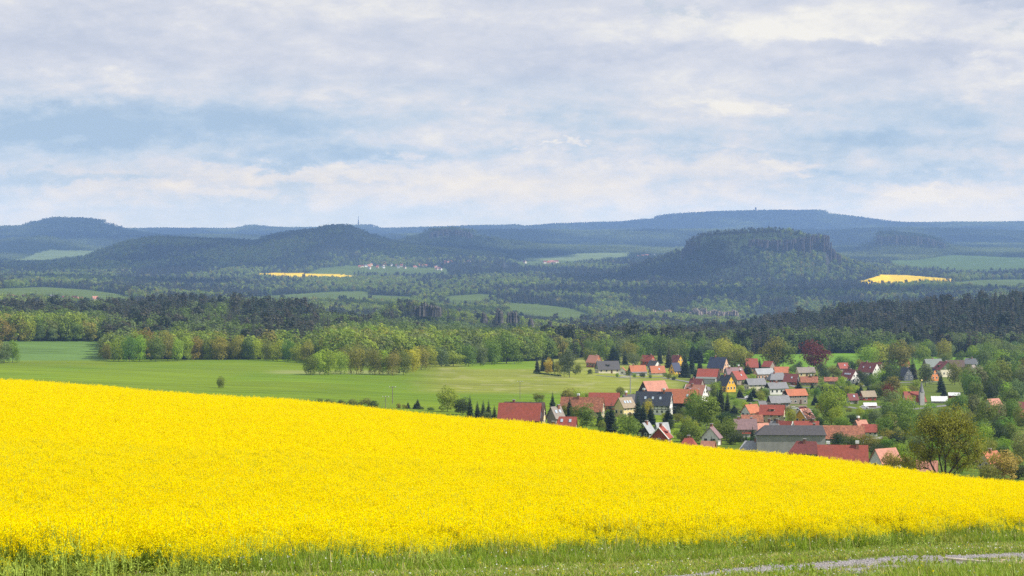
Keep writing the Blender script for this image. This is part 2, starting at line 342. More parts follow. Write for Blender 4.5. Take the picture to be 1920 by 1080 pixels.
def ground_mat():
    m = bpy.data.materials.new('ground'); m.use_nodes = True; g = NT(m.node_tree); b = m.node_tree.nodes['Principled BSDF']
    b.inputs['Roughness'].default_value = 0.95; b.inputs['Specular IOR Level'].default_value = 0.1
    at = g.node('ShaderNodeAttribute', attribute_type='GEOMETRY', attribute_name='land')
    geo = g.node('ShaderNodeNewGeometry'); P = geo.outputs['Position']; x, y, z = g.sep(P)
    # tracks and sowing lines: streaks along the contour of the fields
    st = g.noise(g.xyz(g.math('MULTIPLY', x, 0.012), g.math('MULTIPLY', y, 0.11), 0.0), 1.0, 5, 0.6, 0.6)
    fine = g.noise(P, 0.9, 4, 0.7); big = g.noise(P, 0.008, 4)
    k = g.math('ADD', g.smooth(st, 0.3, 0.7, -0.22, 0.2), g.math('ADD', g.smooth(fine, 0.25, 0.75, -0.14, 0.14), g.smooth(big, 0.3, 0.7, 0.88, 1.12)))
    # tramlines of the sprayer, following the lie of the field
    wob = g.math('MULTIPLY', g.math('SUBTRACT', big, 0.5), 130.0)
    ph = g.math('FRACT', g.math('DIVIDE', g.math('ADD', g.math('ADD', g.math('MULTIPLY', x, 0.55), g.math('MULTIPLY', y, 0.83)), wob), 24.0))
    l1 = g.math('LESS_THAN', g.math('ABSOLUTE', g.math('SUBTRACT', ph, 0.42)), 0.014); l2 = g.math('LESS_THAN', g.math('ABSOLUTE', g.math('SUBTRACT', ph, 0.50)), 0.014)
    tram = g.math('MULTIPLY', g.math('MAXIMUM', l1, l2), g.math('MULTIPLY', g.smooth(y, 560, 700), g.smooth(x, 90, 20)))
    k = g.math('MULTIPLY_ADD', tram, -0.16, k)
    sc = g.node('ShaderNodeVectorMath', operation='SCALE'); g.link(at.outputs['Color'], sc.inputs[0]); g.link(k, sc.inputs['Scale'])
    # bare sandstone where it is steep
    nz = g.sep(geo.outputs['True Normal'])[2]
    rk = g.math('MULTIPLY', g.smooth(nz, 0.80, 0.66), g.smooth(y, 2000, 2400))
    rn = g.noise(g.xyz(g.math('MULTIPLY', x, 0.05), g.math('MULTIPLY', y, 0.05), g.math('MULTIPLY', z, 0.03)), 1.0, 5)
    c = g.mix(rk, sc.outputs[0], g.mix(rn, (0.025, 0.03, 0.02, 1), (0.075, 0.065, 0.055, 1)))
    g.link(c, b.inputs['Base Color']); return m
GROUND = ground_mat()

def build_terrain():
    uu = np.concatenate([np.linspace(-1500, -300, 24)[:-1], np.arange(-300, 2221, 4.0), np.linspace(2220, 3420, 24)[1:]])
    dd = np.concatenate([[-300, -120, -40, -10, 1, 8, 16, 24], np.geomspace(30, 420, 130), np.geomspace(425, 2600, 330), np.geomspace(2620, 21500, 310)])
    U, Dg = np.meshgrid(uu, dd); De = np.where(Dg > 0, np.sqrt(np.maximum(Dg, 0)**2+70**2), 70)
    De = np.where(Dg > 400, Dg*(1+70**2/2/400**2*np.exp(-(Dg-400)/200)), De)
    X = ((U-960)/F*De).ravel(); Y = Dg.ravel()
    lc, z, r, u = landcover(X, Y)
    z[Y < 1] = -1.7+0*z[Y < 1]
    nu, nd = len(uu), len(dd); co = np.stack([X, Y, z], 1)
    i = np.arange(nd-1)[:, None]*nu+np.arange(nu-1)[None, :]; i = i.ravel()
    faces = np.stack([i, i+1, i+nu+1, i+nu], 1)
    col = np.zeros((len(X), 4), np.float32); col[:, 3] = 1
    # albedo by land use
    n1 = fbm(X/60, Y/160, 3); n2 = fbm(X/7, Y/22, 9)
    wheat = np.array([0.125, 0.205, 0.006]); lush = np.array([0.165, 0.225, 0.008]); hay = np.array([0.235, 0.24, 0.035]); blue = np.array([0.125, 0.215, 0.045]); garden = np.array([0.085, 0.125, 0.013])
    c = np.tile(wheat, (len(X), 1))
    def put(mask, colr, k=1.0):
        w = (np.clip(mask, 0, 1)*k)[:, None]; c[:] = c*(1-w)+colr*w
    S = lambda v, a, b: np.clip((v-a)/(b-a), 0, 1)**2*(3-2*np.clip((v-a)/(b-a), 0, 1))
    put(S(n1, 0.35, 0.65), lush, 0.6)
    # flowering hay meadow in the middle, cut grass beside it
    mid = S(u, 740, 860)*S(-r, -742+0, -732)*(Y > 900)*(Y < 1800)
    put(mid, hay, 0.75); put(mid*S(n2, 0.55, 0.7), np.array([0.36, 0.34, 0.15]), 0.35)
    put(S(-r, -694, -690)*S(u, 840, 900)*(1-S(u, 1000, 1010))*(Y > 1000)*(Y < 1700), np.array([0.15, 0.25, 0.008]), 0.9)
    put(S(u, 480, 540)*(1-S(u, 730, 780))*S(-r, -703, -699)*(1-S(-r, -697, -692))*(Y > 1000)*(Y < 1600), np.array([0.30, 0.30, 0.12]), 0.6)
    put((1-S(u, 190, 210))*S(Y, 1330, 1400)*(Y < 1800), blue); put((1-S(u, 190, 210))*S(Y, 1215, 1230)*(1-S(Y, 1385, 1400)), lush)
    put(S(u, 1250, 1300)*(Y > 440)*(Y < 1500), garden, 0.8)
    put(((u > 1250) & (Y > 1430) & (Y < 2000))*1.0, np.array([0.13, 0.25, 0.015]))
    put(S(Y, 2500, 3000), np.array([0.095, 0.135, 0.018]))
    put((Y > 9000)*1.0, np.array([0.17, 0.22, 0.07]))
    put((u > 1600)*(Y > 6500)*(Y < 11000)*1.0, np.array([0.085, 0.14, 0.02]))
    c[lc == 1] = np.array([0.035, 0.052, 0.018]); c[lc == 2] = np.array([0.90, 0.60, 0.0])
    near = Y < 420; c[near] = np.array([0.10, 0.15, 0.03])
    wn = fbm(X[near]/1.3, Y[near]/1.3, 4)[:, None]; c[near] = c[near]*(1-wn*0.6)+np.array([0.20, 0.19, 0.05])*wn*0.6
    col[:, :3] = c
    flc = np.maximum(np.maximum(lc[faces[:, 0]], lc[faces[:, 1]]), np.maximum(lc[faces[:, 2]], lc[faces[:, 3]]))
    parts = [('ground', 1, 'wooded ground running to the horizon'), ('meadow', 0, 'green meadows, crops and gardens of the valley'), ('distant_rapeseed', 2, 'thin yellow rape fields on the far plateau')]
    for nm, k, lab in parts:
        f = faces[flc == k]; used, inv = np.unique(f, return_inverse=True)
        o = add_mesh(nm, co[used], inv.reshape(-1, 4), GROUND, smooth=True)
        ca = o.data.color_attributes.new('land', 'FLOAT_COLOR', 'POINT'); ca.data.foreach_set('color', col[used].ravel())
        tag(o, lab, kind='structure')
build_terrain()

# ---------------------------------------------------------------- foliage prototypes
def quads(c, n, size, jit=0.5, asp=1.0, rs=RS):
    """leaf clumps: irregular quads at centres c facing n (jittered)"""
    m = len(c); n = n+rs.normal(0, jit, (m, 3)); n /= np.linalg.norm(n, axis=1)[:, None]+1e-9
    t = rs.normal(0, 1, (m, 3)); t -= (t*n).sum(1)[:, None]*n; t /= np.linalg.norm(t, axis=1)[:, None]+1e-9
    b = np.cross(n, t); s = (np.asarray(size)*rs.uniform(0.55, 1.25, m))[:, None]
    q = []
    for (a1, a2) in ((1, 0.15), (0.1, 1), (-1, -0.1), (-0.15, -1)):
        k1 = a1*rs.uniform(0.6, 1.1, (m, 1)); k2 = a2*rs.uniform(0.6, 1.1, (m, 1))
        q.append(c+(t*k1*asp+b*k2)*s*0.5+n*rs.uniform(-0.15, 0.15, (m, 1))*s)
    co = np.stack(q, 1).reshape(-1, 3); f = np.arange(m*4).reshape(-1, 4); return co, f
def sph(n, rs): v = rs.normal(0, 1, (n, 3)); return v/np.linalg.norm(v, axis=1)[:, None]
def broad_crown(seed, nlobe, per, leaf, R=0.42, z0=0.16, narrow=1.0, fill=0.25, flat=0.0, edge=0.35, jit=0.42):
    """crown of a tree of height 1: leaf clumps over many overlapping lobes"""
    rs = np.random.RandomState(seed); H = 1-z0; cz = z0+H*0.52
    cs, ns = [], []
    for i in range(nlobe):
        d = sph(1, rs)[0]; d[2] = d[2]*0.9+0.12; rr = rs.uniform(0.45, 0.80)
        lp = np.array([d[0]*R*rr*narrow, d[1]*R*rr*narrow, cz+d[2]*H*0.5*rr])
        if lp[2] < cz: lp[:2] *= 1.0-0.12*(cz-lp[2])/H
        lr = R*rs.uniform(0.26, 0.46)*(0.75+0.25*narrow)
        v = sph(per, rs); out = v*0.8+d*0.5+np.array([0, 0, 0.25]); out /= np.linalg.norm(out, axis=1)[:, None]
        keep = (v @ d > -0.45); v = v[keep]; out = out[keep]
        rad = lr*rs.uniform(0.72, 1.06, (len(v), 1))**edge*np.array([1, 1, 0.85-flat])
        cs.append(lp+v*rad); ns.append(out)
    for i in range(nlobe//3):                     # low skirt, so that the crown comes down to the grass
        a = rs.uniform(0, 6.28); q = rs.uniform(0.35, 0.72)*R*narrow; lr = R*rs.uniform(0.24, 0.36); lz = max(z0+0.08, z0*1.0+rs.uniform(0.10, 0.26)); d = np.array([cos(a), sin(a), 0.1])
        v = sph(per, rs); v = v[v @ d > -0.4]; o_ = v*0.8+d*0.5+np.array([0, 0, .2]); o_ /= np.linalg.norm(o_, axis=1)[:, None]; cs.append(np.array([cos(a)*q, sin(a)*q, lz])+v*lr*np.array([1, 1, .8])*rs.uniform(.75, 1.05, (len(v), 1))); ns.append(o_)
    nf = int(nlobe*per*fill); v = sph(nf, rs)*rs.uniform(0.2, 0.8, (nf, 1))
    cs.append(v*np.array([R*narrow, R*narrow, H*0.48])+np.array([0, 0, cz])); ns.append(v+0.01)
    c = np.concatenate(cs); n = np.concatenate(ns)
    ok = (c[:, 2] < 1.0) & (c[:, 2] > z0*0.6); return quads(c[ok], n[ok], leaf, jit, rs=rs)
def tube(p0, p1, r0, r1, k=6):
    p0 = np.array(p0, float); p1 = np.array(p1, float); d = p1-p0; d /= np.linalg.norm(d)+1e-9
    a = np.cross(d, [0, 0, 1.0] if abs(d[2]) < 0.9 else [1.0, 0, 0]); a /= np.linalg.norm(a); b = np.cross(d, a)
    th = np.arange(k)*2*pi/k; ring = np.cos(th)[:, None]*a+np.sin(th)[:, None]*b
    co = np.concatenate([p0+ring*r0, p1+ring*r1]); i = np.arange(k); f = np.stack([i, (i+1) % k, (i+1) % k+k, i+k], 1); return co, f
def merge(parts):
    co, f, o = [], [], 0
    for c, q in parts: co.append(c); f.append(q+o); o += len(c)
    return np.concatenate(co), np.concatenate(f)
def trunk_geo(seed, top=0.6, r=0.018, limbs=6, spread=0.22, z0=0.2):
    rs = np.random.RandomState(seed); P = []; p = np.array([0, 0, -0.06]); rr = r
    for k in range(5):
        q = np.array([rs.normal(0, 0.012), rs.normal(0, 0.012), -0.06+(top+0.06)*(k+1)/5]); P.append(tube(p, q, rr*1.0, rr*0.8)); p = q; rr *= 0.8
    for k in range(limbs):
        h = rs.uniform(z0, top*0.95); a = rs.uniform(0, 2*pi); L = spread*rs.uniform(0.7, 1.3)
        s = np.array([0, 0, h]); e = s+np.array([cos(a)*L, sin(a)*L, L*rs.uniform(0.6, 1.3)]); m_ = (s+e)/2+np.array([0, 0, -0.02])
        P.append(tube(s, m_, r*0.5, r*0.34, 4)); P.append(tube(m_, e, r*0.34, r*0.1, 4))
    return merge(P)
def conifer_crown(seed, levels=16, per=11, R=0.2, z0=0.07, leaf=1.0):
    rs = np.random.RandomState(seed); co, n_ = [], 0
    for l in range(levels):
        t = l/(levels-1); z = z0+(0.985-z0)*t; r = R*(1-t)**0.85*rs.uniform(0.85, 1.12)+0.008
        k = max(4, int(per*(1-t*0.6)))
        for j in range(k):
            a = 2*pi*(j+rs.uniform(-0.4, 0.4))/k+l*1.3; L = r*rs.uniform(0.7, 1.18); w = L*rs.uniform(0.28, 0.42)*leaf+0.006
            d = np.array([cos(a), sin(a), 0]); s = np.array([-sin(a), cos(a), 0]); dz = -0.28*L
            m0 = np.array([0, 0, z]); tip = d*L+np.array([0, 0, z+dz+0.12*L]); md = d*L*0.55+np.array([0, 0, z+dz*0.45])
            co += [m0+np.array([0, 0, 0.012]), md+s*w*0.9-np.array([0, 0, w*0.35]), tip, md-s*w*0.9-np.array([0, 0, w*0.35])]
            md2 = md+d*L*0.12
            co += [md+np.array([0, 0, 0.02]), md2+s*w*0.5+np.array([0, 0, -w*0.7]), tip*0.93+m0*0.07-np.array([0, 0, w*0.5]), md2-s*w*0.5+np.array([0, 0, -w*0.9])]
    co = np.array(co); return co, np.arange(len(co)).reshape(-1, 4)

PROTO = bpy.data.collections.new('instance_sources')
def proto_mesh(name, geo, mat): return add_mesh(name, geo[0], geo[1], mat, link=False).data
BROAD = [proto_mesh('broadleaf_crown', broad_crown(100+i, nl, 95, 0.046, R, z0, 1.0, 0.3, fl), LEAF)
         for i, (nl, R, z0, fl) in enumerate([(30, 0.46, 0.04, 0), (34, 0.50, 0.02, .1), (28, 0.42, 0.05, 0), (32, 0.55, 0.03, .15), (28, 0.40, 0.02, 0), (28, 0.48, 0.06, .1)])]
TALL = [proto_mesh('tall_crown', broad_crown(200+i, 28, 90, 0.038, 0.27, 0.04, 1.0, 0.35), LEAF) for i in range(3)]
BUSHM = [proto_mesh('bush_crown', broad_crown(300+i, 14, 80, 0.075, 0.62, 0.02, 1.0, 0.3), LEAF) for i in range(3)]
CONI = [proto_mesh('conifer_crown', conifer_crown(400+i, 20, 14, R), NEEDLE) for i, R in enumerate((0.19, 0.23, 0.27, 0.16))]
TRUNKS = [proto_mesh('trunk', trunk_geo(500+i), BARK) for i in range(3)]
TRUNKC = proto_mesh('trunk', trunk_geo(510, 0.9, 0.014, 0), BARK)
TRUNKB = proto_mesh('trunk', trunk_geo(511, 0.8, 0.013, 4, 0.1, 0.4), BIRCH)

def gn_group():
    t = bpy.data.node_groups.new('scatter', 'GeometryNodeTree')
    t.interface.new_socket('Geometry', in_out='INPUT', socket_type='NodeSocketGeometry')
    t.interface.new_socket('Collection', in_out='INPUT', socket_type='NodeSocketCollection')
    t.interface.new_socket('Geometry', in_out='OUTPUT', socket_type='NodeSocketGeometry')
    n, l = t.nodes, t.links; gi = n.new('NodeGroupInput'); go = n.new('NodeGroupOutput')
    ci = n.new('GeometryNodeCollectionInfo'); ci.inputs['Separate Children'].default_value = True; ci.inputs['Reset Children'].default_value = True
    l.new(gi.outputs['Collection'], ci.inputs['Collection'])
    ip = n.new('GeometryNodeInstanceOnPoints'); ip.inputs['Pick Instance'].default_value = True
    l.new(gi.outputs['Geometry'], ip.inputs['Points']); l.new(ci.outputs[0], ip.inputs['Instance'])
    def na(nm, tp):
        a = n.new('GeometryNodeInputNamedAttribute'); a.data_type = tp; a.inputs[0].default_value = nm; return a.outputs[0]
    l.new(na('idx', 'INT'), ip.inputs['Instance Index']); l.new(na('rot', 'FLOAT_VECTOR'), ip.inputs['Rotation']); l.new(na('scl', 'FLOAT_VECTOR'), ip.inputs['Scale'])
    l.new(ip.outputs[0], go.inputs[0]); return t
GN = gn_group()
def scatter(name, pts, scl, rot, idx, tint, protos, label, cat, kind='stuff'):
    """one stuff object: prototypes (name, geo, mats, mi) on points"""
    col = bpy.data.collections.new(name+'_sources')
    for k, me in enumerate(protos):
        o = bpy.data.objects.new('%s_%02d' % (name, k), me); o['tint'] = (0.1, 0.1, 0.1); col.objects.link(o)
    me = bpy.data.meshes.new(name); me.vertices.add(len(pts)); me.vertices.foreach_set('co', np.asarray(pts, np.float32).ravel())
    def att(nm, tp, arr, key):
        a = me.attributes.new(nm, tp, 'POINT'); a.data.foreach_set(key, arr.ravel())
    att('scl', 'FLOAT_VECTOR', np.asarray(scl, np.float32), 'vector'); 
    r3 = np.zeros((len(pts), 3), np.float32); r3[:, 2] = rot; att('rot', 'FLOAT_VECTOR', r3, 'vector')
    att('idx', 'INT', np.asarray(idx, np.int32), 'value'); att('tint', 'FLOAT_VECTOR', np.asarray(tint, np.float32), 'vector')
    o = bpy.data.objects.new(name, me); C.objects.link(o); md = o.modifiers.new('scatter', 'NODES'); md.node_group = GN
    md[[i.identifier for i in GN.interface.items_tree if i.name == 'Collection'][0]] = col
    tag(o, label, cat, kind=kind); return o

TINT = dict(lime=(0.34,0.40,0.035), green=(0.15,0.225,0.030), olive=(0.21,0.215,0.035), dark=(0.055,0.085,0.025), rust=(0.275,0.245,0.04), yellow=(0.42,0.39,0.03),
            purple=(0.15,0.030,0.024), grey=(0.17,0.22,0.075), spruce=(0.028,0.046,0.024), brownspruce=(0.060,0.050,0.032), pink=(0.62,0.36,0.36), orange=(0.44,0.27,0.055),
            bright=(0.24,0.35,0.025), chestnut=(0.26,0.30,0.09))

# ---------------------------------------------------------------- forests (stuff)
def forest_points(d0, d1, s0, s1, umin=-230, umax=2150):
    """jittered points, spacing growing with distance, kept on forest floor that the valley can see"""
    P = []; y = d0
    while y < d1:
        s = s0+(s1-s0)*(y-d0)/(d1-d0); xa, xb = (umin-960)/F*y, (umax-960)/F*y; n = int((xb-xa)/s)
        x = np.linspace(xa, xb, n)+RS.uniform(-.45, .45, n)*s; P.append(np.stack([x, y+RS.uniform(-.45, .45, n)*s], 1)); y += s
    P = np.concatenate(P); lc, z, r, u = landcover(P[:, 0], P[:, 1])
    e = 6.0; slope = np.hypot(height(P[:, 0]+e, P[:, 1])-z, height(P[:, 0], P[:, 1]+e)-z)/e
    keep = (lc == 1) & (slope < 0.95)
    # cull what lies behind terrain: running minimum of the ground row per direction
    uk = np.arange(umin-10, umax+11, 5.0); dk = np.geomspace(500, 22000, 620); UU, DD = np.meshgrid(uk, dk)
    hz = height(((UU-960)/F*DD).ravel(), DD.ravel()); rr = row_of(DD.ravel(), hz).reshape(DD.shape); rm = np.minimum.accumulate(rr, 0)
    ui = np.clip(((u-uk[0])/5).astype(int), 0, len(uk)-1); di = np.clip(np.searchsorted(dk, P[:, 1]*0.985)-1, 0, len(dk)-1)
    keep &= r-32*F/P[:, 1] < rm[di, ui]
    return P[keep, 0], P[keep, 1], z[keep], u[keep], r[keep]
def mixcol(n, a, b, t): t = t.reshape(-1, 1); return np.array(a)*(1-t)+np.array(b)*t

FB = [proto_mesh('wood_broadleaf', broad_crown(600+i, 16, 44, 0.075, 0.36, 0.10, 1.0, 0.2), LEAF) for i in range(4)]
FC = [proto_mesh('wood_conifer', conifer_crown(620+i, 12, 9, R, 0.1, 1.3), NEEDLE) for i, R in enumerate((0.15, 0.18, 0.21))]
def pine_geo(seed):
    g1 = broad_crown(seed, 8, 40, 0.085, 0.24, 0.45, 1.0, 0.25); g2 = trunk_geo(seed+1, 0.8, 0.015, 0); return merge([g1, g2])
FP = [proto_mesh('wood_pine', pine_geo(640+i), NEEDLE) for i in range(2)]

def forest(name, d0, d1, s0, s1, label, h0, hv, broad=0.4, seed=1, yadj=None):
    x, y, z, u, r = forest_points(d0, d1, s0, s1); n = len(x); rs = np.random.RandomState(seed)
    m = fbm(x/(d0*0.045), y/(d0*0.09), seed+40)*0.75+rs.uniform(0, 0.25, n); t = rs.uniform(0, 1, n)
    if d0 < 2000: m = m+0.34*np.clip((np.where(u < 190, 1700, np.where(u < 560, 1380, 1530))-y)/120, 0, 1)-0.16*((u > 195) & (u < 600) & (y > 1450))+0.26*((u > 620) & (u < 1020) & (y < 1850))-0.22*((u > 1020) & (y > 1560))-0.35*((u > 1250) & (y > 1900))-0.15*((u < 700) & (y > 1700))
    isb = m > np.quantile(m, 1-broad)
    hgt = h0+rs.normal(0, hv, n)+4*(fbm(x/70, y/70, seed+8)-0.5); hgt = np.clip(hgt, h0*0.55, h0*1.5)
    idx = np.where(isb, rs.randint(0, 4, n), np.where(rs.uniform(0, 1, n) < 0.12, rs.randint(7, 9, n), rs.randint(4, 7, n)))
    tint = np.zeros((n, 3)); k = rs.uniform(0, 1, n)
    tb = mixcol(n, TINT['green'], TINT['lime'], rs.uniform(0, 0.85, n)**1.2); ol = k > 0.68; tb[ol] = mixcol(0, TINT['olive'], TINT['grey'], t)[ol]
    ru = k > 0.93; tb[ru] = TINT['rust']
    fg = ((y > 1750) & (y < 2750)) | ((u > 1230) & (y > 1500) & (y < 2000)) | ((u > 195) & (u < 600) & (y > 1480) & (y < 2000)); tb[fg] = mixcol(n, TINT['grey'], TINT['green'], t)[fg]*0.8
    tc_ = mixcol(n, TINT['spruce'], TINT['brownspruce'], t)*rs.uniform(0.8, 1.5, (n, 1))
    tint = np.where(isb[:, None], tb, tc_)*rs.uniform(0.8, 1.2, (n, 1))
    w = np.where(isb, hgt*rs.uniform(0.8, 1.25, n), hgt*rs.uniform(0.85, 1.25, n)); hh = hgt*np.where(isb, 0.9, 1.08)
    scl = np.stack([w, w, hh], 1); print(name, n, int(isb.sum()))
    return scatter(name, np.stack([x, y, z-0.4], 1), scl, rs.uniform(0, 6.28, n), idx, tint, FB+FC+FP, label, 'forest')
forest('near_forest', 1300, 2750, 6.4, 8.8, 'mixed spruce and spring-green broadleaf wood closing off the meadows and village', 19, 3.0, 0.34, 1)
forest('valley_forest', 2750, 5300, 9.5, 13, 'hazy mixed wood filling the deep valley below the rock towers and quarry face', 17, 2.6, 0.42, 2)
forest('table_mountain_forest', 5300, 9000, 14, 19, 'bluish wood covering the slopes of the big table mountain and plateau around it', 17, 2.5, 0.36, 3)
def clump_geo(seed, n, spread):
    rs = np.random.RandomState(seed); P = []
    for i in range(n):
        a = rs.uniform(0, 6.28); q = spread*math.sqrt(rs.uniform(0, 1)); h = rs.uniform(12, 19)
        c, f = conifer_crown(seed*50+i, 5, 6, 0.2, 0.1, 1.6) if rs.uniform() < 0.45 else broad_crown(seed*50+i, 6, 12, 0.16, 0.36, 0.05, 1.0, 0.1)
        P.append((c*h+np.array([q*cos(a), q*sin(a), -1.5]), f))
    return merge(P)
FK = [proto_mesh('tree_group', clump_geo(70+i, 22, 42), LEAF) for i in range(4)]
def far_forest(name, d0, d1, s0, s1, label, seed):
    x, y, z, u, r = forest_points(d0, d1, s0, s1); n = len(x); rs = np.random.RandomState(seed)
    m = fbm(x/500, y/900, seed+9); tint = mixcol(n, (0.035, 0.058, 0.025), (0.27, 0.32, 0.07), np.clip((m-0.47)*3.0+rs.uniform(0, 0.3, n), 0, 1))  # patchy tint: yellow-green end paints sunlit patches into the wood colour
    s = rs.uniform(0.9, 1.2, n)*s0/46.0; print(name, n)
    return scatter(name, np.stack([x, y, z], 1), np.stack([s, s, rs.uniform(0.9, 1.3, n)], 1), rs.uniform(0, 6.28, n), rs.randint(0, 4, n), tint, FK, label, 'forest')
far_forest('ridge_forest', 9000, 13200, 46, 60, 'dark blue wooded ridges with a small peak and a flat mesa left of centre', 11)
far_forest('horizon_forest', 13200, 20800, 62, 95, 'faint blue woods on the flat ridges along the horizon', 12)

# ---------------------------------------------------------------- rape crop in bloom and the grass verge
EDGEX_U = [-600, 0, 250, 480, 720, 960, 1200, 1440, 1700, 1920, 2500]
EDGEX_D = [46, 50, 52.5, 56.5, 61, 66, 72, 77.5, 84, 90, 100]
def crop_edge(u): return np.interp(u, EDGEX_U, EDGEX_D)
YEL = pmat('rape_petals', (0.86, 0.66, 0.004), 0.6, 0.0, spec=0.15)
def petal_mat():
    m = bpy.data.materials.new('petals'); m.use_nodes = True; g = NT(m.node_tree); b = m.node_tree.nodes['Principled BSDF']
    b.inputs['Roughness'].default_value = 0.8; b.inputs['Specular IOR Level'].default_value = 0.02
    geo = g.node('ShaderNodeNewGeometry'); r = geo.outputs['Random Per Island']
    big = g.noise(geo.outputs['Position'], 0.09, 4, 0.6)
    c = g.mix(r, (1.0, 0.76, 0.0, 1), (1.0, 0.93, 0.0, 1)); c = g.mix(g.smooth(big, 0.35, 0.7, 0, 0.25), c, (0.97, 0.76, 0.0, 1))
    g.link(c, b.inputs['Base Color']); tr = g.node('ShaderNodeBsdfTranslucent'); g.link(c, tr.inputs[0])
    mx = g.node('ShaderNodeMixShader'); mx.inputs[0].default_value = 0.5; g.link(b.outputs[0], mx.inputs[1]); g.link(tr.outputs[0], mx.inputs[2])
    g.link(mx.outputs[0], m.node_tree.nodes['Material Output'].inputs[0]); return m
PETAL = petal_mat(); STEM = pmat('rape_stem', (0.32, 0.42, 0.06), 0.7, 0.35, 4.0)
def blade_mat():
    m = bpy.data.materials.new('grass_blade'); m.use_nodes = True; g = NT(m.node_tree); b = m.node_tree.nodes['Principled BSDF']; b.inputs['Roughness'].default_value = 0.5; b.inputs['Specular IOR Level'].default_value = 0.3
    geo = g.node('ShaderNodeNewGeometry'); c = g.mix(geo.outputs['Random Per Island'], (0.15, 0.29, 0.012, 1), (0.40, 0.52, 0.055, 1)); c = g.mix(g.smooth(g.noise(geo.outputs['Position'], 0.5, 4, .6), .46, .68, 0, .55), c, (0.36, 0.34, 0.05, 1)); g.link(c, b.inputs['Base Color'])
    tr = g.node('ShaderNodeBsdfTranslucent'); g.link(c, tr.inputs[0]); mx = g.node('ShaderNodeMixShader'); mx.inputs[0].default_value = .45; g.link(b.outputs[0], mx.inputs[1]); g.link(tr.outputs[0], mx.inputs[2]); g.link(mx.outputs[0], m.node_tree.nodes['Material Output'].inputs[0]); return m
BLADE = blade_mat(); BLADE2 = pmat('grass_straw', (0.34, 0.30, 0.12), 0.8, 0.3, 3.0)
def crop_patch(seed, n, size, petals, psz, flower=1.0, hmean=1.15, stems=True):
    rs = np.random.RandomState(seed); pc, pn, sz, stf, sto = [], [], [], [], 0; st = []
    for i in range(n):
        x, y = rs.uniform(-size/2, size/2, 2); h = hmean+rs.normal(0, 0.10)
        if rs.uniform() < 0.05: h += rs.uniform(0.1, 0.28)
        lean = rs.normal(0, 0.07, 2); heads = rs.randint(2, 5)
        top = np.array([x+lean[0], y+lean[1], h])
        for k in range(heads):
            o = np.array([rs.normal(0, 0.11), rs.normal(0, 0.11), -abs(rs.normal(0, 0.15))*(k > 0)]); tp = top+o
            if rs.uniform() < flower:
                v = rs.normal(0, 1, (petals, 3))*np.array([0.035, 0.035, 0.06]); pc.append(tp+v); pn.append(v+np.array([0, 0, 0.03])); sz.append(np.full(petals, psz))
            if stems:
                b0 = np.array([x, y, h*0.45]); w = 0.006; st.append([b0+[w, 0, 0], b0-[w, 0, 0], tp-[w, 0, 0], tp+[w, 0, 0]])
        if stems:
            b0 = np.array([x, y, 0]); b1 = np.array([x+lean[0]*.4, y+lean[1]*.4, h*0.6]); w = 0.010; st.append([b0+[w, 0, 0], b0-[w, 0, 0], b1-[w, 0, 0], b1+[w, 0, 0]])
            for k in range(4):
                z = h*rs.uniform(0.12, 0.62); a = rs.uniform(0, 6.28); L = rs.uniform(0.08, 0.17); d = np.array([cos(a)*L, sin(a)*L, rs.uniform(-.03, .1)]); s_ = np.array([-sin(a), cos(a), 0])*L*0.22
                p = np.array([x, y, z]); st.append([p, p+d*.55+s_, p+d, p+d*.55-s_])
    q, f = quads(np.concatenate(pc), np.concatenate(pn), np.concatenate(sz), 0.7, rs=rs)
    S_ = np.array(st).reshape(-1, 3) if stems else np.zeros((0, 3)); fs = np.arange(len(S_)).reshape(-1, 4)
    co = np.concatenate([q, S_]); ff = np.concatenate([f, fs+len(q)]); mi = np.concatenate([np.zeros(len(f)), np.ones(len(fs))])
    return add_mesh('rape_patch', co, ff, [PETAL, STEM], mi=mi, link=False).data
def fan_points(d0, d1, s, um=130):
    P = []; y = d0
    while y < d1:
        xa, xb = (-um-960)/F*y-11, (1920+um-960)/F*y+11; n = int((xb-xa)/s)+1
        P.append(np.stack([np.linspace(xa, xb, n)+RS.uniform(-.5, .5, n)*s, y+RS.uniform(-.5, .5, n)*s], 1)); y += s
    P = np.concatenate(P); return P[:, 0], P[:, 1], 960+F*P[:, 0]/P[:, 1]
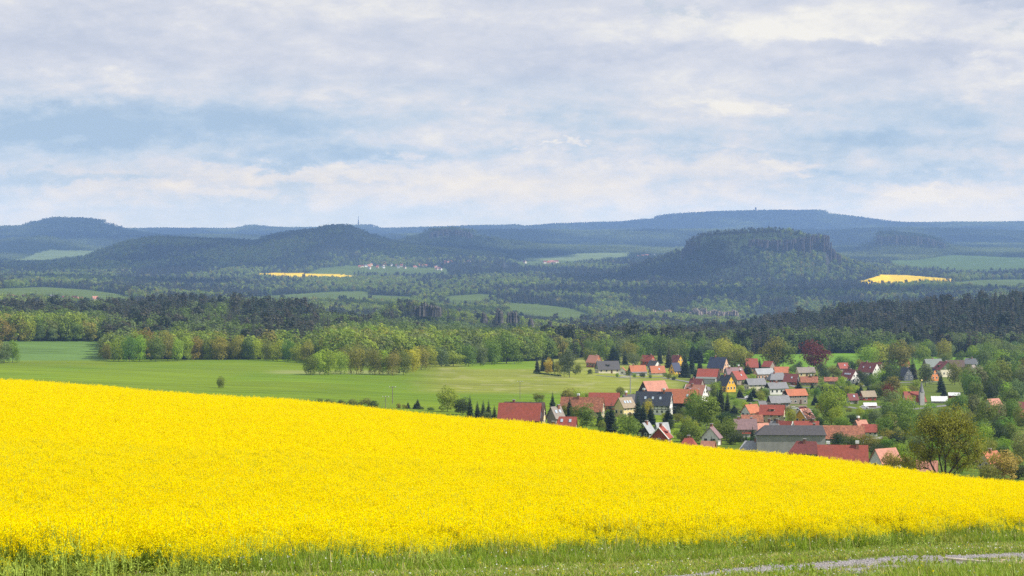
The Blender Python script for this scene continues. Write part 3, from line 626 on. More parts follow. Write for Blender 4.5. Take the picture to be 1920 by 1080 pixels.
# deep crop: metre-wide patches
near_p = [crop_patch(i, 34, 1.15, 18, 0.048) for i in range(5)]
far_p = [crop_patch(20+i, 32, 1.5, 12, 0.068, 1.0, 0.9, False) for i in range(4)]
thin_p = [crop_patch(40+i, 9, 0.9, 17, 0.042, 0.9, 0.95) for i in range(4)]+[crop_patch(50+i, 9, 0.9, 8, 0.04, 0.18, 0.8) for i in range(3)]
def build_crop():
    X, Y, Z, I, S = [], [], [], [], []
    x, y, u = fan_points(43, 135, 0.80); e = crop_edge(u)+9*(fbm(x/2.4, y/2.4, 3)-0.5); k = y > e
    x, y = x[k], y[k]; ee = (y-e[k]); X.append(x); Y.append(y); I.append(np.where(ee < 1.6, 9+RS.randint(0, 4, len(x)), RS.randint(0, 5, len(x)))); S.append(RS.uniform(0.88, 1.1, len(x)))
    x, y, u = fan_points(135, 285, 1.10); k = RS.uniform(0, 1, len(x)) < 1.1
    X.append(x); Y.append(y); I.append(5+RS.randint(0, 4, len(x))); S.append(RS.uniform(0.92, 1.08, len(x)))
    x, y, u = fan_points(40, 97, 0.55); e = crop_edge(u)+9*(fbm(x/2.4, y/2.4, 3)-0.5); dd = e-y
    k = (dd > -1.5) & (dd < 5) & (RS.uniform(0, 1, len(x)) < np.clip(1.0-dd/5.2, 0, 1))
    x, y, dd = x[k], y[k], dd[k]; X.append(x); Y.append(y); I.append(np.where(RS.uniform(0, 1, len(x)) < np.clip(0.9-dd*0.22, 0.06, 1), 9+RS.randint(0, 4, len(x)), 13+RS.randint(0, 3, len(x)))); S.append(RS.uniform(0.75, 1.0, len(x))-np.clip(dd, 0, 4)*0.10)
    x = np.concatenate(X); y = np.concatenate(Y); i = np.concatenate(I); s = np.concatenate(S); z = height(x, y); n = len(x); print('crop', n)
    und = 1+0.10*(fbm(x/9, y/9, 21)-0.5)
    scatter('rapeseed_crop', np.stack([x, y, z], 1), np.stack([s, s, s*und], 1), RS.uniform(0, 6.28, n), i, np.ones((n, 3)), near_p+far_p+thin_p,
            'rapeseed in full yellow bloom filling the whole foreground slope', 'rapeseed')
build_crop()
def blade_patch(seed, n, size, h, hv, straw=0.1, w=0.010, lean=0.3):
    rs = np.random.RandomState(seed); co, mi = [], []
    for i in range(n):
        x, y = rs.uniform(-size/2, size/2, 2); a = rs.uniform(0, 6.28); L = max(0.03, h+rs.normal(0, hv)); s = np.array([cos(a), sin(a), 0])*w*rs.uniform(.6, 1.3)
        d = np.array([rs.normal(0, lean)*L, rs.normal(0, lean)*L, L]); p = np.array([x, y, 0]); m_ = p+d*0.55+np.array([0, 0, 0.08*L])
        co += [p-s, p+s, m_+s*.8, m_-s*.8, m_-s*.8, m_+s*.8, p+d+s*.15, p+d-s*.15]; k = 1 if rs.uniform() < straw else 0; mi += [k, k]
    for i in range(2):                            # a few small blossoms and seed heads
        x, y = rs.uniform(-size/2, size/2, 2); z = h*rs.uniform(.8, 1.15); k = rs.choice([2, 2, 3]); q, _ = quads(np.array([[x, y, z]]*3)+rs.normal(0, .012, (3, 3)), np.tile([0, -.6, .6], (3, 1)), .035, .5, rs=rs); co += list(q); mi += [k]*3
    co = np.array(co); return add_mesh('grass_patch', co, np.arange(len(co)).reshape(-1, 4), [BLADE, BLADE2, pmat('white_blossom', (.8, .8, .75), .8), PETAL], mi=mi, link=False).data
PATH_TOP = ([1180, 1300, 1400, 1500, 1600, 1700, 1800, 1920, 2300], [1090, 1079, 1066, 1060, 1052, 1044, 1044, 1038, 1026])
PATH_BOT = ([1180, 1300, 1400, 1500, 1600, 1700, 1800, 1920, 2300], [1104, 1100, 1094, 1089, 1083, 1076, 1069, 1061, 1046])
def path_band(u, r):
    a = np.interp(u, *PATH_TOP); b = np.interp(u, *PATH_BOT); return (r-a)/(b-a)
def build_verge():
    tall = [blade_patch(i, 110, 0.8, 0.42, 0.16, 0.16, 0.010, 0.25) for i in range(3)]; mid = [blade_patch(10+i, 170, 0.8, 0.24, 0.08, 0.14, 0.010, 0.4) for i in range(3)]
    low = [blade_patch(20+i, 170, 0.8, 0.09, 0.03, 0.3, 0.011, 0.6) for i in range(3)]
    x, y, u = fan_points(38, 100, 0.50, 200); z = height(x, y); r = row_of(y, z); dd = crop_edge(u)-y; b = path_band(u, r)
    onpath = (b > -0.12+0.25*(fbm(x/.7, y/.7, 12)-.5)) & (b < 1.1+.5*(fbm(x/.9, y/.9, 13)-.5)); k = (dd > -2.5) & (~onpath | ((RS.uniform(0, 1, len(x)) < 0.16) & (b > 0.45)) )
    x, y, z, dd, b, r, u = x[k], y[k], z[k], dd[k], b[k], r[k], u[k]; n = len(x); q = RS.randint(0, 3, n)+0; f = fbm(x/1.5, y/1.5, 6)
    idx = np.where(dd+f*2 < 4.2, q, np.where((dd+f*5 < 8.5) & (b < -0.8), 3+q, 6+q)); idx = np.where(b > -0.6, 6+q, idx); idx = np.where((b > 1.55) & (u > 1700), 3+q, idx)
    s = RS.uniform(0.8, 1.2, n); print('verge', n)
    scatter('grass', np.stack([x, y, z], 1), np.stack([s, s, s*(0.7+0.7*f)], 1), RS.uniform(0, 6.28, n), idx, np.ones((n, 3)), tall+mid+low, 'green grass verge between the rape crop and the gravel track', 'grass')
    # gravel track
    uu = np.arange(1150, 2301, 6.0); NV = 14; co = []
    for a in uu:
        for j in range(NV):
            t = j/(NV-1); rr = np.interp(a, *PATH_TOP)*(1-t)+np.interp(a, *PATH_BOT)*t+RS.normal(0, 0.8)*(j in (0, NV-1))
            lo, hi = 30.0, 120.0
            for _ in range(24):
                m = (lo+hi)/2; zz = height((a-960)/F*m, m)[0]
                if row_of(m, zz) > rr: lo = m
                else: hi = m
            X = (a-960)/F*m; co.append((X, m, height(X, m)[0]+0.03))
    nu = len(uu); i = (np.arange(nu-1)[:, None]*NV+np.arange(NV-1)[None, :]).ravel(); f = np.stack([i, i+NV, i+NV+1, i+1], 1)
    m = bpy.data.materials.new('gravel'); m.use_nodes = True; g = NT(m.node_tree); bs = m.node_tree.nodes['Principled BSDF']; bs.inputs['Roughness'].default_value = 0.9
    P = g.node('ShaderNodeNewGeometry').outputs['Position']; v = g.node('ShaderNodeTexVoronoi'); v.inputs['Scale'].default_value = 16; g.link(P, v.inputs['Vector'])
    c = g.mix(g.sep(v.outputs['Color'])[0], (0.08, 0.075, 0.08, 1), (0.46, 0.42, 0.42, 1)); c = g.mix(g.smooth(g.noise(P, 0.9, 5, 0.65), 0.52, 0.64), c, (0.24, 0.20, 0.09, 1))
    g.link(c, bs.inputs['Base Color']); tag(add_mesh('gravel_path', co, f, m), 'grey gravel track crossing the lower right corner', kind='structure')
    bm = bmesh.new(); bmesh.ops.create_icosphere(bm, subdivisions=1, radius=1.0)
    for w in bm.verts: w.co *= random.uniform(0.75, 1.2)
    me = bpy.data.meshes.new('stone'); bm.to_mesh(me); bm.free(); me.materials.append(pmat('stone', (0.22, 0.205, 0.21), 0.85, 0.5, 0.3, color2=(0.50, 0.47, 0.46)))
    co = np.array(co); t = RS.randint(0, len(co), 9000); pts = co[t]+RS.uniform(-1, 1, (len(t), 3))*np.array([0.3, 0.5, 0.0]); s = RS.uniform(0.015, 0.045, len(t)); pts[:, 2] = height(pts[:, 0], pts[:, 1])+0.035
    scatter('gravel', pts, np.stack([s, s*1.2, s*.7], 1), RS.uniform(0, 6, len(t)), np.zeros(len(t)), np.ones((len(t), 3)), [me], 'loose grey stones lying on the track', 'gravel')
build_verge()
def near_hit(u, row):
    lo, hi = 30.0, 120.0
    for _ in range(30):
        m = (lo+hi)/2
        if row_of(m, height((u-960)/F*m, m)[0]) > row: lo = m
        else: hi = m
    x = (u-960)/F*m; return x, m, float(height(x, m)[0])

# ---------------------------------------------------------------- houses
def tile_mat(name, color, var=0.3, rough=0.7, spec=0.25, mottle=None):
    if name in MATS: return MATS[name]
    m = bpy.data.materials.new(name); m.use_nodes = True; g = NT(m.node_tree); b = m.node_tree.nodes['Principled BSDF']
    b.inputs['Roughness'].default_value = rough; b.inputs['Specular IOR Level'].default_value = spec
    P = g.node('ShaderNodeTexCoord').outputs['Object']; n1 = g.noise(P, 1.6, 5, 0.7); n2 = g.noise(P, 0.25, 3)
    c = g.mix(g.smooth(n1, 0.3, 0.7), tuple(x*(1-var) for x in color)+(1,), tuple(min(1, x*(1+var)) for x in color)+(1,))
    c = g.mix(g.smooth(n2, 0.4, 0.75, 0, 0.45), c, (*(mottle or tuple(x*0.6+0.03 for x in color)), 1))
    w = g.node('ShaderNodeTexWave'); w.wave_type = 'BANDS'; w.bands_direction = 'X'; w.inputs['Scale'].default_value = 1.3; w.inputs['Distortion'].default_value = 0.3; g.link(P, w.inputs['Vector'])
    c = g.mix(g.math('MULTIPLY', w.outputs['Fac'], 0.16), c, (0.02, 0.012, 0.01, 1)); g.link(c, b.inputs['Base Color'])
    MATS[name] = m; return m
RC = dict(red=(0.33,0.075,0.050), orange=(0.47,0.155,0.075), salmon=(0.52,0.23,0.16), darkred=(0.20,0.055,0.048), brown=(0.13,0.085,0.07), tan=(0.33,0.26,0.18), grey=(0.22,0.22,0.23), darkgrey=(0.085,0.08,0.085),
          lightgrey=(0.36,0.37,0.38), slate=(0.045,0.052,0.072), mauve=(0.25,0.155,0.16), greygreen=(0.20,0.23,0.21), blue=(0.05,0.06,0.11), white=(0.8,0.8,0.8), mottled=(0.34,0.13,0.075), greybrown=(0.27,0.23,0.20))
WC = dict(white=(0.74,0.72,0.68), cream=(0.66,0.60,0.45), beige=(0.50,0.42,0.27), paleyellow=(0.68,0.55,0.28), yellow=(0.75,0.42,0.04), peach=(0.62,0.38,0.25), tan=(0.33,0.26,0.19), taupe=(0.29,0.24,0.20), grey=(0.42,0.41,0.39),
          darkbrown=(0.035,0.026,0.022), red=(0.30,0.055,0.04), brick=(0.42,0.15,0.075), orange=(0.68,0.24,0.08), slate=(0.10,0.11,0.13), green=(0.075,0.115,0.04), concrete=(0.31,0.30,0.28), orangered=(0.50,0.09,0.04))
def roofm(k): return tile_mat('roof_'+k, RC[k], 0.22 if k != 'mottled' else 0.5, 0.55 if k in ('slate', 'lightgrey', 'grey') else 0.7, 0.3)
def wallm(k): return pmat('wall_'+k, WC[k], 0.9, 0.10, 0.7)
GLASS = pmat('window_glass', (0.02, 0.024, 0.03), 0.15, spec=0.6); FRAME = pmat('window_frame', (0.72, 0.71, 0.68), 0.6); CHIM = pmat('chimney_brick', (0.28, 0.12, 0.08), 0.9, 0.3, 3); CAPW = pmat('chimney_cap', (0.75, 0.75, 0.75), 0.5)
TIMBER = pmat('timber', (0.04, 0.028, 0.022), 0.8); DOOR = pmat('door_wood', (0.10, 0.06, 0.04), 0.6); SKYL = pmat('skylight', (0.45, 0.52, 0.6), 0.15, spec=0.8); WHITE = pmat('white_board', (0.75, 0.75, 0.74), 0.7)
def box(cx, cy, cz, sx, sy, sz):
    """centre-bottom box"""
    co = np.array([(cx+a*sx/2, cy+b*sy/2, cz+c*sz) for c in (0, 1) for (a, b) in ((-1, -1), (1, -1), (1, 1), (-1, 1))], float)
    return co, np.array([(3, 2, 1, 0), (4, 5, 6, 7), (0, 1, 5, 4), (1, 2, 6, 5), (2, 3, 7, 6), (3, 0, 4, 7)])
def empty(name, loc, rz=0.0):
    o = bpy.data.objects.new(name, None); C.objects.link(o); o.location = loc; o.rotation_euler = (0, 0, rz); o.empty_display_size = 0.5; return o
LAND = []    # named landmarks for the tree labels: (u, row, short name)
RECTS = []   # screen extents of the houses, so that trees leave the facades free
def mesh2(name, parts, mats, parent):
    """parts: list of ((co, f), material index)"""
    co, f, mi, o = [], [], [], 0
    for (c, q), k in parts: co.append(c); f.append(q+o); mi += [k]*len(q); o += len(c)
    return add_mesh(name, np.concatenate(co), np.concatenate(f), mats, parent, mi)
def gable_wall(L, W, he, hr, base=1.5):
    co = [(-L/2, -W/2, -base), (L/2, -W/2, -base), (L/2, W/2, -base), (-L/2, W/2, -base), (-L/2, -W/2, he), (L/2, -W/2, he), (L/2, W/2, he), (-L/2, W/2, he), (-L/2, 0, he+hr), (L/2, 0, he+hr)]
    return co, [(0, 1, 5, 4), (2, 3, 7, 6), (1, 2, 6, 5), (3, 0, 4, 7), (5, 6, 9, 9), (7, 4, 8, 8), (3, 2, 1, 0)]
def roof_slabs(L, W, he, hr, ov=0.45, ovx=0.35, th=0.16, hipl=0.0, hipr=0.0):
    out = []
    for s in (-1, 1):
        y1 = s*(W/2+ov); z1 = he-ov*hr/(W/2); x0, x1 = -L/2-ovx, L/2+ovx
        nrm = np.array([0, s*hr, W/2]); nrm = nrm/np.linalg.norm(nrm)*th
        a = np.array([(x0, y1, z1), (x1, y1, z1), (x1-hipr, 0, he+hr), (x0+hipl, 0, he+hr)], float); b = a+nrm; b[2] = a[2]+[0, 0, th*1.2]; b[3] = a[3]+[0, 0, th*1.2]
        out.append((np.concatenate([a, b]), np.array([(3, 2, 1, 0), (4, 5, 6, 7), (0, 1, 5, 4), (1, 2, 6, 5), (2, 3, 7, 6), (3, 0, 4, 7)])))
    for hp, sx in ((hipl, -1), (hipr, 1)):
        if hp > 0.05:
            X = sx*(L/2+ovx); z1 = he-ov*hr/(W/2); a = np.array([(X, -W/2-ov, z1+.05), (X, W/2+ov, z1+.05), (X-sx*hp, 0, he+hr+.17), (X-sx*hp, 0, he+hr+.17)], float)
            out.append((np.concatenate([a, a-[0, 0, .12]]), np.array([(0, 1, 2, 3), (7, 6, 5, 4), (0, 4, 5, 1), (1, 5, 6, 2), (3, 7, 4, 0)])))
    return merge(out)
def house(u, row, L, W, he, hr, yaw, roof, wall, label, short=None, gable=None, chim=1, win=(3, 1), gwin=2, dormer=0, sky=0, hip=(0, 0), capw=False, timber=False, lean=None, door=True, name='house', cat='house', d=None, balcony=False, verge=None, bld=None):
    """u,row: pixel of the middle of its front foot; L,W,he,hr in pixels at its own distance"""
    if d is None: x, D, z = hit(u, row)
    else: D = d; x = (u-960)/F*D; z = zr(D, row)
    k = D/F; L, W, he, hr = L*k, W*k, he*k, hr*k; rz = radians(yaw); back = (abs(cos(rz))*W/2+abs(sin(rz))*L/2)*0.8
    rs = np.random.RandomState(int(u*7+row)); y = D+back; x = x*(y/D)
    if d is None: z = min(z, float(height(x, y)[0])+0.3*abs(z-float(height(x, y)[0]))); z = zr(D, row)
    t = empty(name, (x, y, z), rz); tag(t, label, cat, bld)
    co, f = gable_wall(L, W, he, hr)
    w = add_mesh('wall', co, f, wallm(wall), t)
    if gable:                                        # cladding of the gable tips
        for s in (-1, 1):
            P = []; X = s*(L/2); c = np.array([(X, -W/2+.02, he), (X, W/2-.02, he), (X, 0, he+hr-.03), (X, 0, he+hr-.03)]); c2 = c+[s*0.08, 0, 0]; q = np.concatenate([c, c2]); P.append((q, np.array([(0, 1, 2, 3), (7, 6, 5, 4), (0, 4, 5, 1), (1, 5, 6, 2), (3, 7, 4, 0)])))
            g_ = merge(P); add_mesh('gable', g_[0], g_[1], wallm(gable), t)
    r_ = roof_slabs(L, W, he, hr, hipl=hip[0]*k, hipr=hip[1]*k); ro = add_mesh('roof', r_[0], r_[1], roofm(roof), t)
    if hip[0] or hip[1]:                              # cut the wall gables back under the hips
        me = w.data
        if hip[0]: me.vertices[8].co.x = -L/2+hip[0]*k; me.vertices[8].co.z -= 0.1
        if hip[1]: me.vertices[9].co.x = L/2-hip[1]*k; me.vertices[9].co.z -= 0.1
    if verge:
        for sx in (-1, 1):
            P = []
            for s in (-1, 1):
                X = sx*(L/2+0.42); a = np.array([X, s*(W/2+.5), he-.5*hr/(W/2)+.02]); b = np.array([X, 0, he+hr+.12]); P.append(tube(a, b, 0.16, 0.16, 4))
            v_ = merge(P); add_mesh('verge_board', v_[0], v_[1], WHITE, t)
    for c in range(chim):
        cx = (rs.uniform(-0.3, 0.3) if chim == 1 else (-0.3+0.6*c/(chim-1)))*L; cy = rs.uniform(-.08, .12)*W; zb = he+hr*(1-abs(cy)/(W/2)); h_ = 0.9+0.25*hr*0.2
        P = [(box(cx, cy, zb-0.8, 0.75, 0.75, 0.8+h_), 0), (box(cx, cy, zb+h_+.003, 0.95, 0.95, 0.22 if not capw else 0.7), 1)]
        mesh2('chimney', P, [CHIM, CAPW if capw else pmat('chimney_top', (0.30, 0.29, 0.28), 0.8)], ro)
    def window(cx, cy, cz, ww, wh, ax):
        """ax: 'f' front long side, 'l'/'r' gables"""
        if ax == 'f': fr = box(cx, -W/2-.03, cz, ww, .10, wh); gl = box(cx, -W/2-.05, cz+.13, ww-.24, .09, wh-.24)
        else:
            s = -1 if ax == 'l' else 1; fr = box(s*(L/2+.05), cy, cz, .12, ww, wh); gl = box(s*(L/2+.075), cy, cz+.13, .10, ww-.24, wh-.24)
        mesh2('window', [(fr, 0), (gl, 1)], [FRAME, GLASS], t)
    nw, nf = win
    fh = he/max(nf, 1)
    for fl in range(nf):
        for i in range(nw):
            cx = -L/2+L*(i+0.5)/nw; wh = min(1.35, fh*0.52)
            window(cx, 0, fl*fh+fh*0.34, min(1.15, L/nw*0.5), wh, 'f')
    ga = 'l' if yaw > 0 else 'r'
    if abs(yaw) > 8 and gwin:
        for i in range(gwin): window(0, (-W/2+W*(i+0.5)/gwin) if gwin > 1 else 0, he*0.36, min(1.15, W/gwin*.45), min(1.35, he*.5), ga)
        if hr > 3.4:
            for i in range(min(gwin, 2)): window(0, (-0.17+0.34*i)*W if gwin > 1 else 0, he+hr*0.14, 1.0, min(1.3, hr*.3), ga)
    if door and he > 2.0:
        dx = L*0.5*rs.uniform(-.3, .3); dm = box(dx+0.9, -W/2-.055, -.4, 1.05, .12, 2.35); add_mesh('door', dm[0], dm[1], DOOR, t)
    def on_roof(fx, ft, sx, h_, name_, m_, thick=0.12):  # flat panel lying on the front slope
        n_ = np.array([0, -hr, W/2]); n_ = n_/np.linalg.norm(n_); up = np.array([0, W/2, hr]); up = up/np.linalg.norm(up); c0 = np.array([fx*L, -W/2*(1-ft), he+hr*ft])+n_*(0.17)
        a = np.array([c0-[sx/2, 0, 0], c0+[sx/2, 0, 0], c0+[sx/2, 0, 0]+up*h_, c0-[sx/2, 0, 0]+up*h_]); q = np.concatenate([a, a+n_*thick])
        add_mesh(name_, q, np.array([(3, 2, 1, 0), (4, 5, 6, 7), (0, 1, 5, 4), (1, 2, 6, 5), (2, 3, 7, 6), (3, 0, 4, 7)]), m_, ro)
    for i in range(sky): on_roof(-0.22+0.44*i/max(1, sky-1) if sky > 1 else 0.1, 0.38, 0.8, 1.1, 'skylight', SKYL)
    for i in range(dormer):
        cx = (-0.18+0.36*i if dormer > 1 else rs.uniform(-.1, .1))*L; zz = he+hr*0.28; yy = -W/2*(1-0.28); dw = 1.9; dh = hr*0.30; dl = W/2*0.5
        P = [(box(cx, yy+dl/2, zz-.1, dw, dl, dh), 0)]
        a = np.array([(cx-dw/2-.25, yy-.3, zz+dh-.12), (cx+dw/2+.25, yy-.3, zz+dh-.12), (cx+dw/2+.25, yy+dl+.4, zz+dh+dl*0.32), (cx-dw/2-.25, yy+dl+.4, zz+dh+dl*0.32)]); q = np.concatenate([a, a+[0, 0, .14]])
        P.append(((q, np.array([(3, 2, 1, 0), (4, 5, 6, 7), (0, 1, 5, 4), (1, 2, 6, 5), (2, 3, 7, 6), (3, 0, 4, 7)])), 1)); P.append((box(cx, yy-.03, zz+.25, dw*.62, .08, dh*.55), 2))
        mesh2('dormer', P, [wallm(gable or wall), roofm(roof), GLASS], ro)
    if timber:
        P = []
        n = int(L/1.5)
        for i in range(n+1): P.append(box(-L/2+L*i/n, -W/2-.04, he*0.5, .18, .07, he*0.5-.15))
        for zz in (0.48, 0.72, 0.955): P.append(box(0, -W/2-.045, he*zz, L, .075, .18))
        g_ = merge(P); add_mesh('timber_frame', g_[0], g_[1], TIMBER, t)
    if balcony:
        s = 1 if ga == 'r' else -1; P = [(box(s*(L/2+.85), 0, he*q, 1.5, W*.42, .16), 0) for q in (0.1, 0.62)]+[(box(s*(L/2+1.55), 0, he*q+.16, .08, W*.42, .9), 1) for q in (0.1, 0.62)]
        mesh2('balcony', P, [wallm('grey'), pmat('balcony_panel', (0.07, 0.05, 0.04), 0.7)], t)
    if lean:                                          # a lean-to: (roof material key, length fraction, px height, px depth)
        m_, fr, hh, dp = lean; hh *= k; dp *= k
        P = [(box(0, -W/2-dp/2, -1.2, L*fr, dp-.1, hh+1.2), 0)]
        a = np.array([(-L*fr/2-.3, -W/2-dp-.3, hh+.05), (L*fr/2+.3, -W/2-dp-.3, hh+.05), (L*fr/2+.3, -W/2-.02, hh+dp*.32), (-L*fr/2-.3, -W/2-.02, hh+dp*.32)]); q = np.concatenate([a, a+[0, 0, .14]])
        P.append(((q, np.array([(3, 2, 1, 0), (4, 5, 6, 7), (0, 1, 5, 4), (1, 2, 6, 5), (2, 3, 7, 6), (3, 0, 4, 7)])), 1)); mesh2('lean_to', P, [wallm('grey'), roofm(m_)], t)
    hw = (L*abs(cos(rz))+W*abs(sin(rz)))/2/k
    RECTS.append((u-hw, u+hw, row-(he+hr)/k, row, D)); 
    if short: LAND.append((u, row-4, short))
    return t
H = house
H(1114,689,22,20,10,12,-40,'salmon','brick','brick house with a pink-red roof at the far left tip of the village','the pink-roofed brick house',chim=1,gwin=2)
H(1139,700,42,22,8,14,15,'darkgrey','cream','cream house with a wide dark grey roof and one shed dormer beside the meadow','the wide grey-roofed dormer house',gable='slate',dormer=1,chim=0,win=(4,1))
H(1167,703,13,14,7,7,82,'orange','white','small white cottage showing its gable between the dormer house and the orange roofs','the small white cottage',chim=0,gwin=1)
H(1195,704,30,18,8,10,15,'orange','white','white bungalow with a bright orange roof, dark gable and one chimney at the meadow edge','the orange-roofed bungalow',gable='darkbrown',win=(4,1),lean=('grey',.95,5,6))
H(1226,693,20,16,7,9,-50,'darkgrey','white','white gabled house with a dark grey roof tucked behind two orange roofs','the grey-roofed white gable',chim=0)
H(1232,703,27,16,5,11,15,'orange','white','low house with an orange roof, steep front slope and vent, beside the tall spruces','the low orange-roofed house',gable='darkbrown',win=(3,1),sky=1)
H(1215,686,24,16,9,10,-40,'red','orangered','red-walled house with a red roof half hidden at the back left of the village','the all-red house',chim=1)
H(1269,687,20,18,8,12,-48,'darkred','yellow','tall yellow gable with a brown-red roof rising behind the dark spruces','the yellow gable by the spruces')
H(1266,703,18,14,9,13,40,'blue','yellow','narrow blue-slate roofed house with yellow walls pressed against the spruces','the narrow slate house',chim=0,gwin=1)
H(1328,720,38,26,14,13,-18,'red','darkbrown','dark timber barn with a red roof and a long pale lean-to roof along its front','the dark barn with the lean-to',lean=('greygreen',.98,10,10),win=(0,0),chim=0,gwin=0,name='barn',cat='barn')
H(1306,730,24,16,8,11,-30,'darkred','taupe','small taupe house with a plum-red roof just below the dark lean-to barn','the plum-roofed cottage',chim=1,win=(2,1))
H(1226,744,46,34,9,19,28,'salmon','darkbrown','big salmon-roofed barn with a black triangular gable facing left','the salmon-roofed barn',win=(0,0),chim=0,gwin=0,name='barn',cat='barn',door=False)
H(1305,752,40,24,12,17,-35,'salmon','white','farm wing with a roof painted sunlit pink and white verge on its right end','the pale pink wing',verge=1,chim=1,sky=2)  # salmon roof colour carries the washed-out sun sheen of this slope
H(1275,777,68,26,24,22,-12,'orange','darkbrown','long farm building with a bright orange roof and a dark timber upper wall','the long orange farm roof',win=(4,1),chim=1,name='farmhouse',sky=2)
H(1226,778,66,26,20,22,-18,'slate','white','half-timbered farmhouse under a near-black slate roof with two chimneys and skylights','the half-timbered slate farmhouse',gable='grey',timber=True,win=(7,2),chim=2,sky=3,gwin=2,name='farmhouse',capw=True)
H(1133,768,56,26,10,20,-8,'red','brick','long red-orange barn roof behind the mottled roof, meadow behind it','the plain red barn roof',chim=0,win=(3,1),name='barn',cat='barn')
H(1180,768,26,20,10,17,30,'darkgrey','grey','short dark grey roof wedged between the red barn and the slate farmhouse','the wedged grey roof',chim=1,capw=True)
H(1092,783,80,26,14,22,-15,'mottled','beige','long house with a weathered mottled red roof and a tan yellow right gable','the long mottled roof',chim=1,capw=True,win=(5,1))
H(1172,783,30,26,20,16,38,'tan','paleyellow','tall pale yellow house with a tan tiled roof and three skylights','the tan-roofed yellow house',sky=3,win=(4,2),chim=0,gwin=2)
H(984,802,74,28,18,28,-12,'brown','paleyellow','narrow cream gable peeping out behind the big red barn at the crop edge','the cream gable',chim=1)
H(975,803,78,30,18,27,-10,'red','darkbrown','large barn with a broad brick-red roof at the left village end above the crop','the broad red barn roof',gable='slate',chim=0,win=(0,0),gwin=0,name='barn',cat='barn')
H(1042,800,22,24,18,18,40,'greybrown','taupe','windowless taupe gable with a pinkish-grey roof and two skylights right of the broad red barn','the taupe gable house',sky=2,gwin=0,chim=1)
H(1062,806,36,20,8,15,-10,'red','taupe','low red half-hipped roof in front of the taupe gable','the low half-hipped roof',hip=(6,0),chim=0,sky=2)
H(1034,815,44,18,5,13,-3,'red','red','bright red ridge barely showing over the yellow crop below the taupe gable','the bright red ridge',chim=1)
H(1211,822,24,24,12,16,58,'lightgrey','darkbrown','black boarded gable with two round windows and a pale grey roof','the black boarded gable',gwin=2,chim=1)
H(1241,818,22,18,10,14,20,'lightgrey','grey','pale grey roof slope behind the red brick gable','the pale grey slope',chim=0)
H(1239,832,30,34,12,18,72,'red','red','red brick gable with white verges, red roof and side dormer poking over the crop','the red brick gable',verge=1,gwin=1,dormer=1)
H(1291,842,28,24,6,13,-15,'red','brick','small red hipped roof just showing above the crop right of the brick gable','the small red hipped roof',hip=(9,9),chim=1)
H(1334,834,24,32,14,18,70,'mauve','white','white gable with thin mauve roof edges behind a small dark fir','the mauve-edged white gable',gwin=2,verge=None,chim=1)
H(1328,848,24,18,6,13,-25,'salmon','brick','small pale red roof cut off by the crop in front of the mauve-edged gable','the small pale red roof',chim=0)
H(1409,849,44,26,6,14,-12,'lightgrey','grey','low light grey hipped roof half sunk behind the crop','the low light grey roof',hip=(12,8),chim=1)
H(1397,820,40,20,18,15,4,'mauve','taupe','taupe two-storey house with a dusky mauve roof and a small red porch','the mauve-roofed house',win=(4,2),lean=('red',.35,7,5),chim=2)
H(1410,795,38,16,6,10,0,'mottled','brick','weathered red roof strip just behind the dusky mauve roof','the weathered red strip',chim=0)
H(1408,783,30,22,10,13,40,'orange','white','white two-windowed gable with a light orange roof at the head of the green garden','the white gable with orange roof',gwin=2,chim=1)
H(1430,794,24,18,6,13,-40,'orange','cream','low orange wing tucked against the tall beige house','the low orange wing',chim=0)
H(1448,795,44,24,19,15,-15,'red','beige','tall beige house with a red-orange roof, one dormer and balconies on its right gable','the tall beige balcony house',dormer=1,balcony=True,gwin=2,win=(3,2),gable='cream')
H(1460,766,38,20,12,11,16,'grey','tan','tan-grey house with a flat-toned grey roof and a small porch gable at its left','the tan grey-roofed house',win=(3,1),gable='darkbrown',lean=None,chim=1)
H(1491,758,40,22,17,10,20,'orange','taupe','plain taupe two-storey house with six windows and a bright orange-red roof','the six-window taupe house',win=(4,2),gable='darkbrown',chim=0)
H(1456,740,38,22,12,9.5,20,'grey','white','white two-storey house with a mid grey roof and black gable tip','the white house with grey roof',win=(4,1),gable='darkbrown',chim=1)
H(1416,734,36,22,13,10,18,'grey','cream','cream two-storey house with a grey roof right of the orange-yellow gable','the cream grey-roofed house',win=(4,2),gable='darkbrown',chim=0)
H(1432,713,35,20,12,9,20,'lightgrey','peach','peach coloured long house under a pale grey roof','the peach house',win=(5,1),gwin=2,chim=0)
H(1362,735,26,24,13,17,-52,'slate','yellow','orange-yellow gable with a balcony column under a steep black roof','the orange-yellow gable',gwin=3,balcony=False,chim=1)
H(1383,722,27,25,11,14,38,'red','tan','tan gabled house with a red roof, white-capped chimney and one skylight','the tan gabled red roof',sky=1,capw=True,gwin=2)
H(1376,710,32,20,9,11,15,'mauve','taupe','faded purple roof with two chimneys behind the tan gabled house','the faded purple roof',chim=2,capw=True)
H(1347,699,34,24,10,18,-35,'blue','peach','peach gable with a steep dark blue roof at the upper village edge','the dark blue roof',gwin=3,chim=1)
H(1409,695,22,16,8,14,5,'red','brick','red roof showing between the bronze-green oak and the small dark spruce','the red roof under the oak',chim=0)
H(1441,699,18,18,12,9,-40,'red','taupe','little grey chapel-like gable with an arched window pair and red roof','the chapel-like gable',gwin=2,chim=0)
H(1465,703,27,16,5,9.5,6,'orange','beige','low shed with a light orange roof below the wide spreading tree','the light orange shed',chim=0,win=(2,1),name='shed',cat='shed')
H(1510,707,34,16,9,8.5,15,'greybrown','paleyellow','pale yellow house with a grey-brown roof directly below the copper beech','the pale yellow house',gwin=1,win=(3,1),chim=1)
H(1455,720,30,22,9,11,12,'grey','red','dark red boarded house under a grey hipped roof','the red boarded house',hip=(7,2),win=(4,1),chim=1)
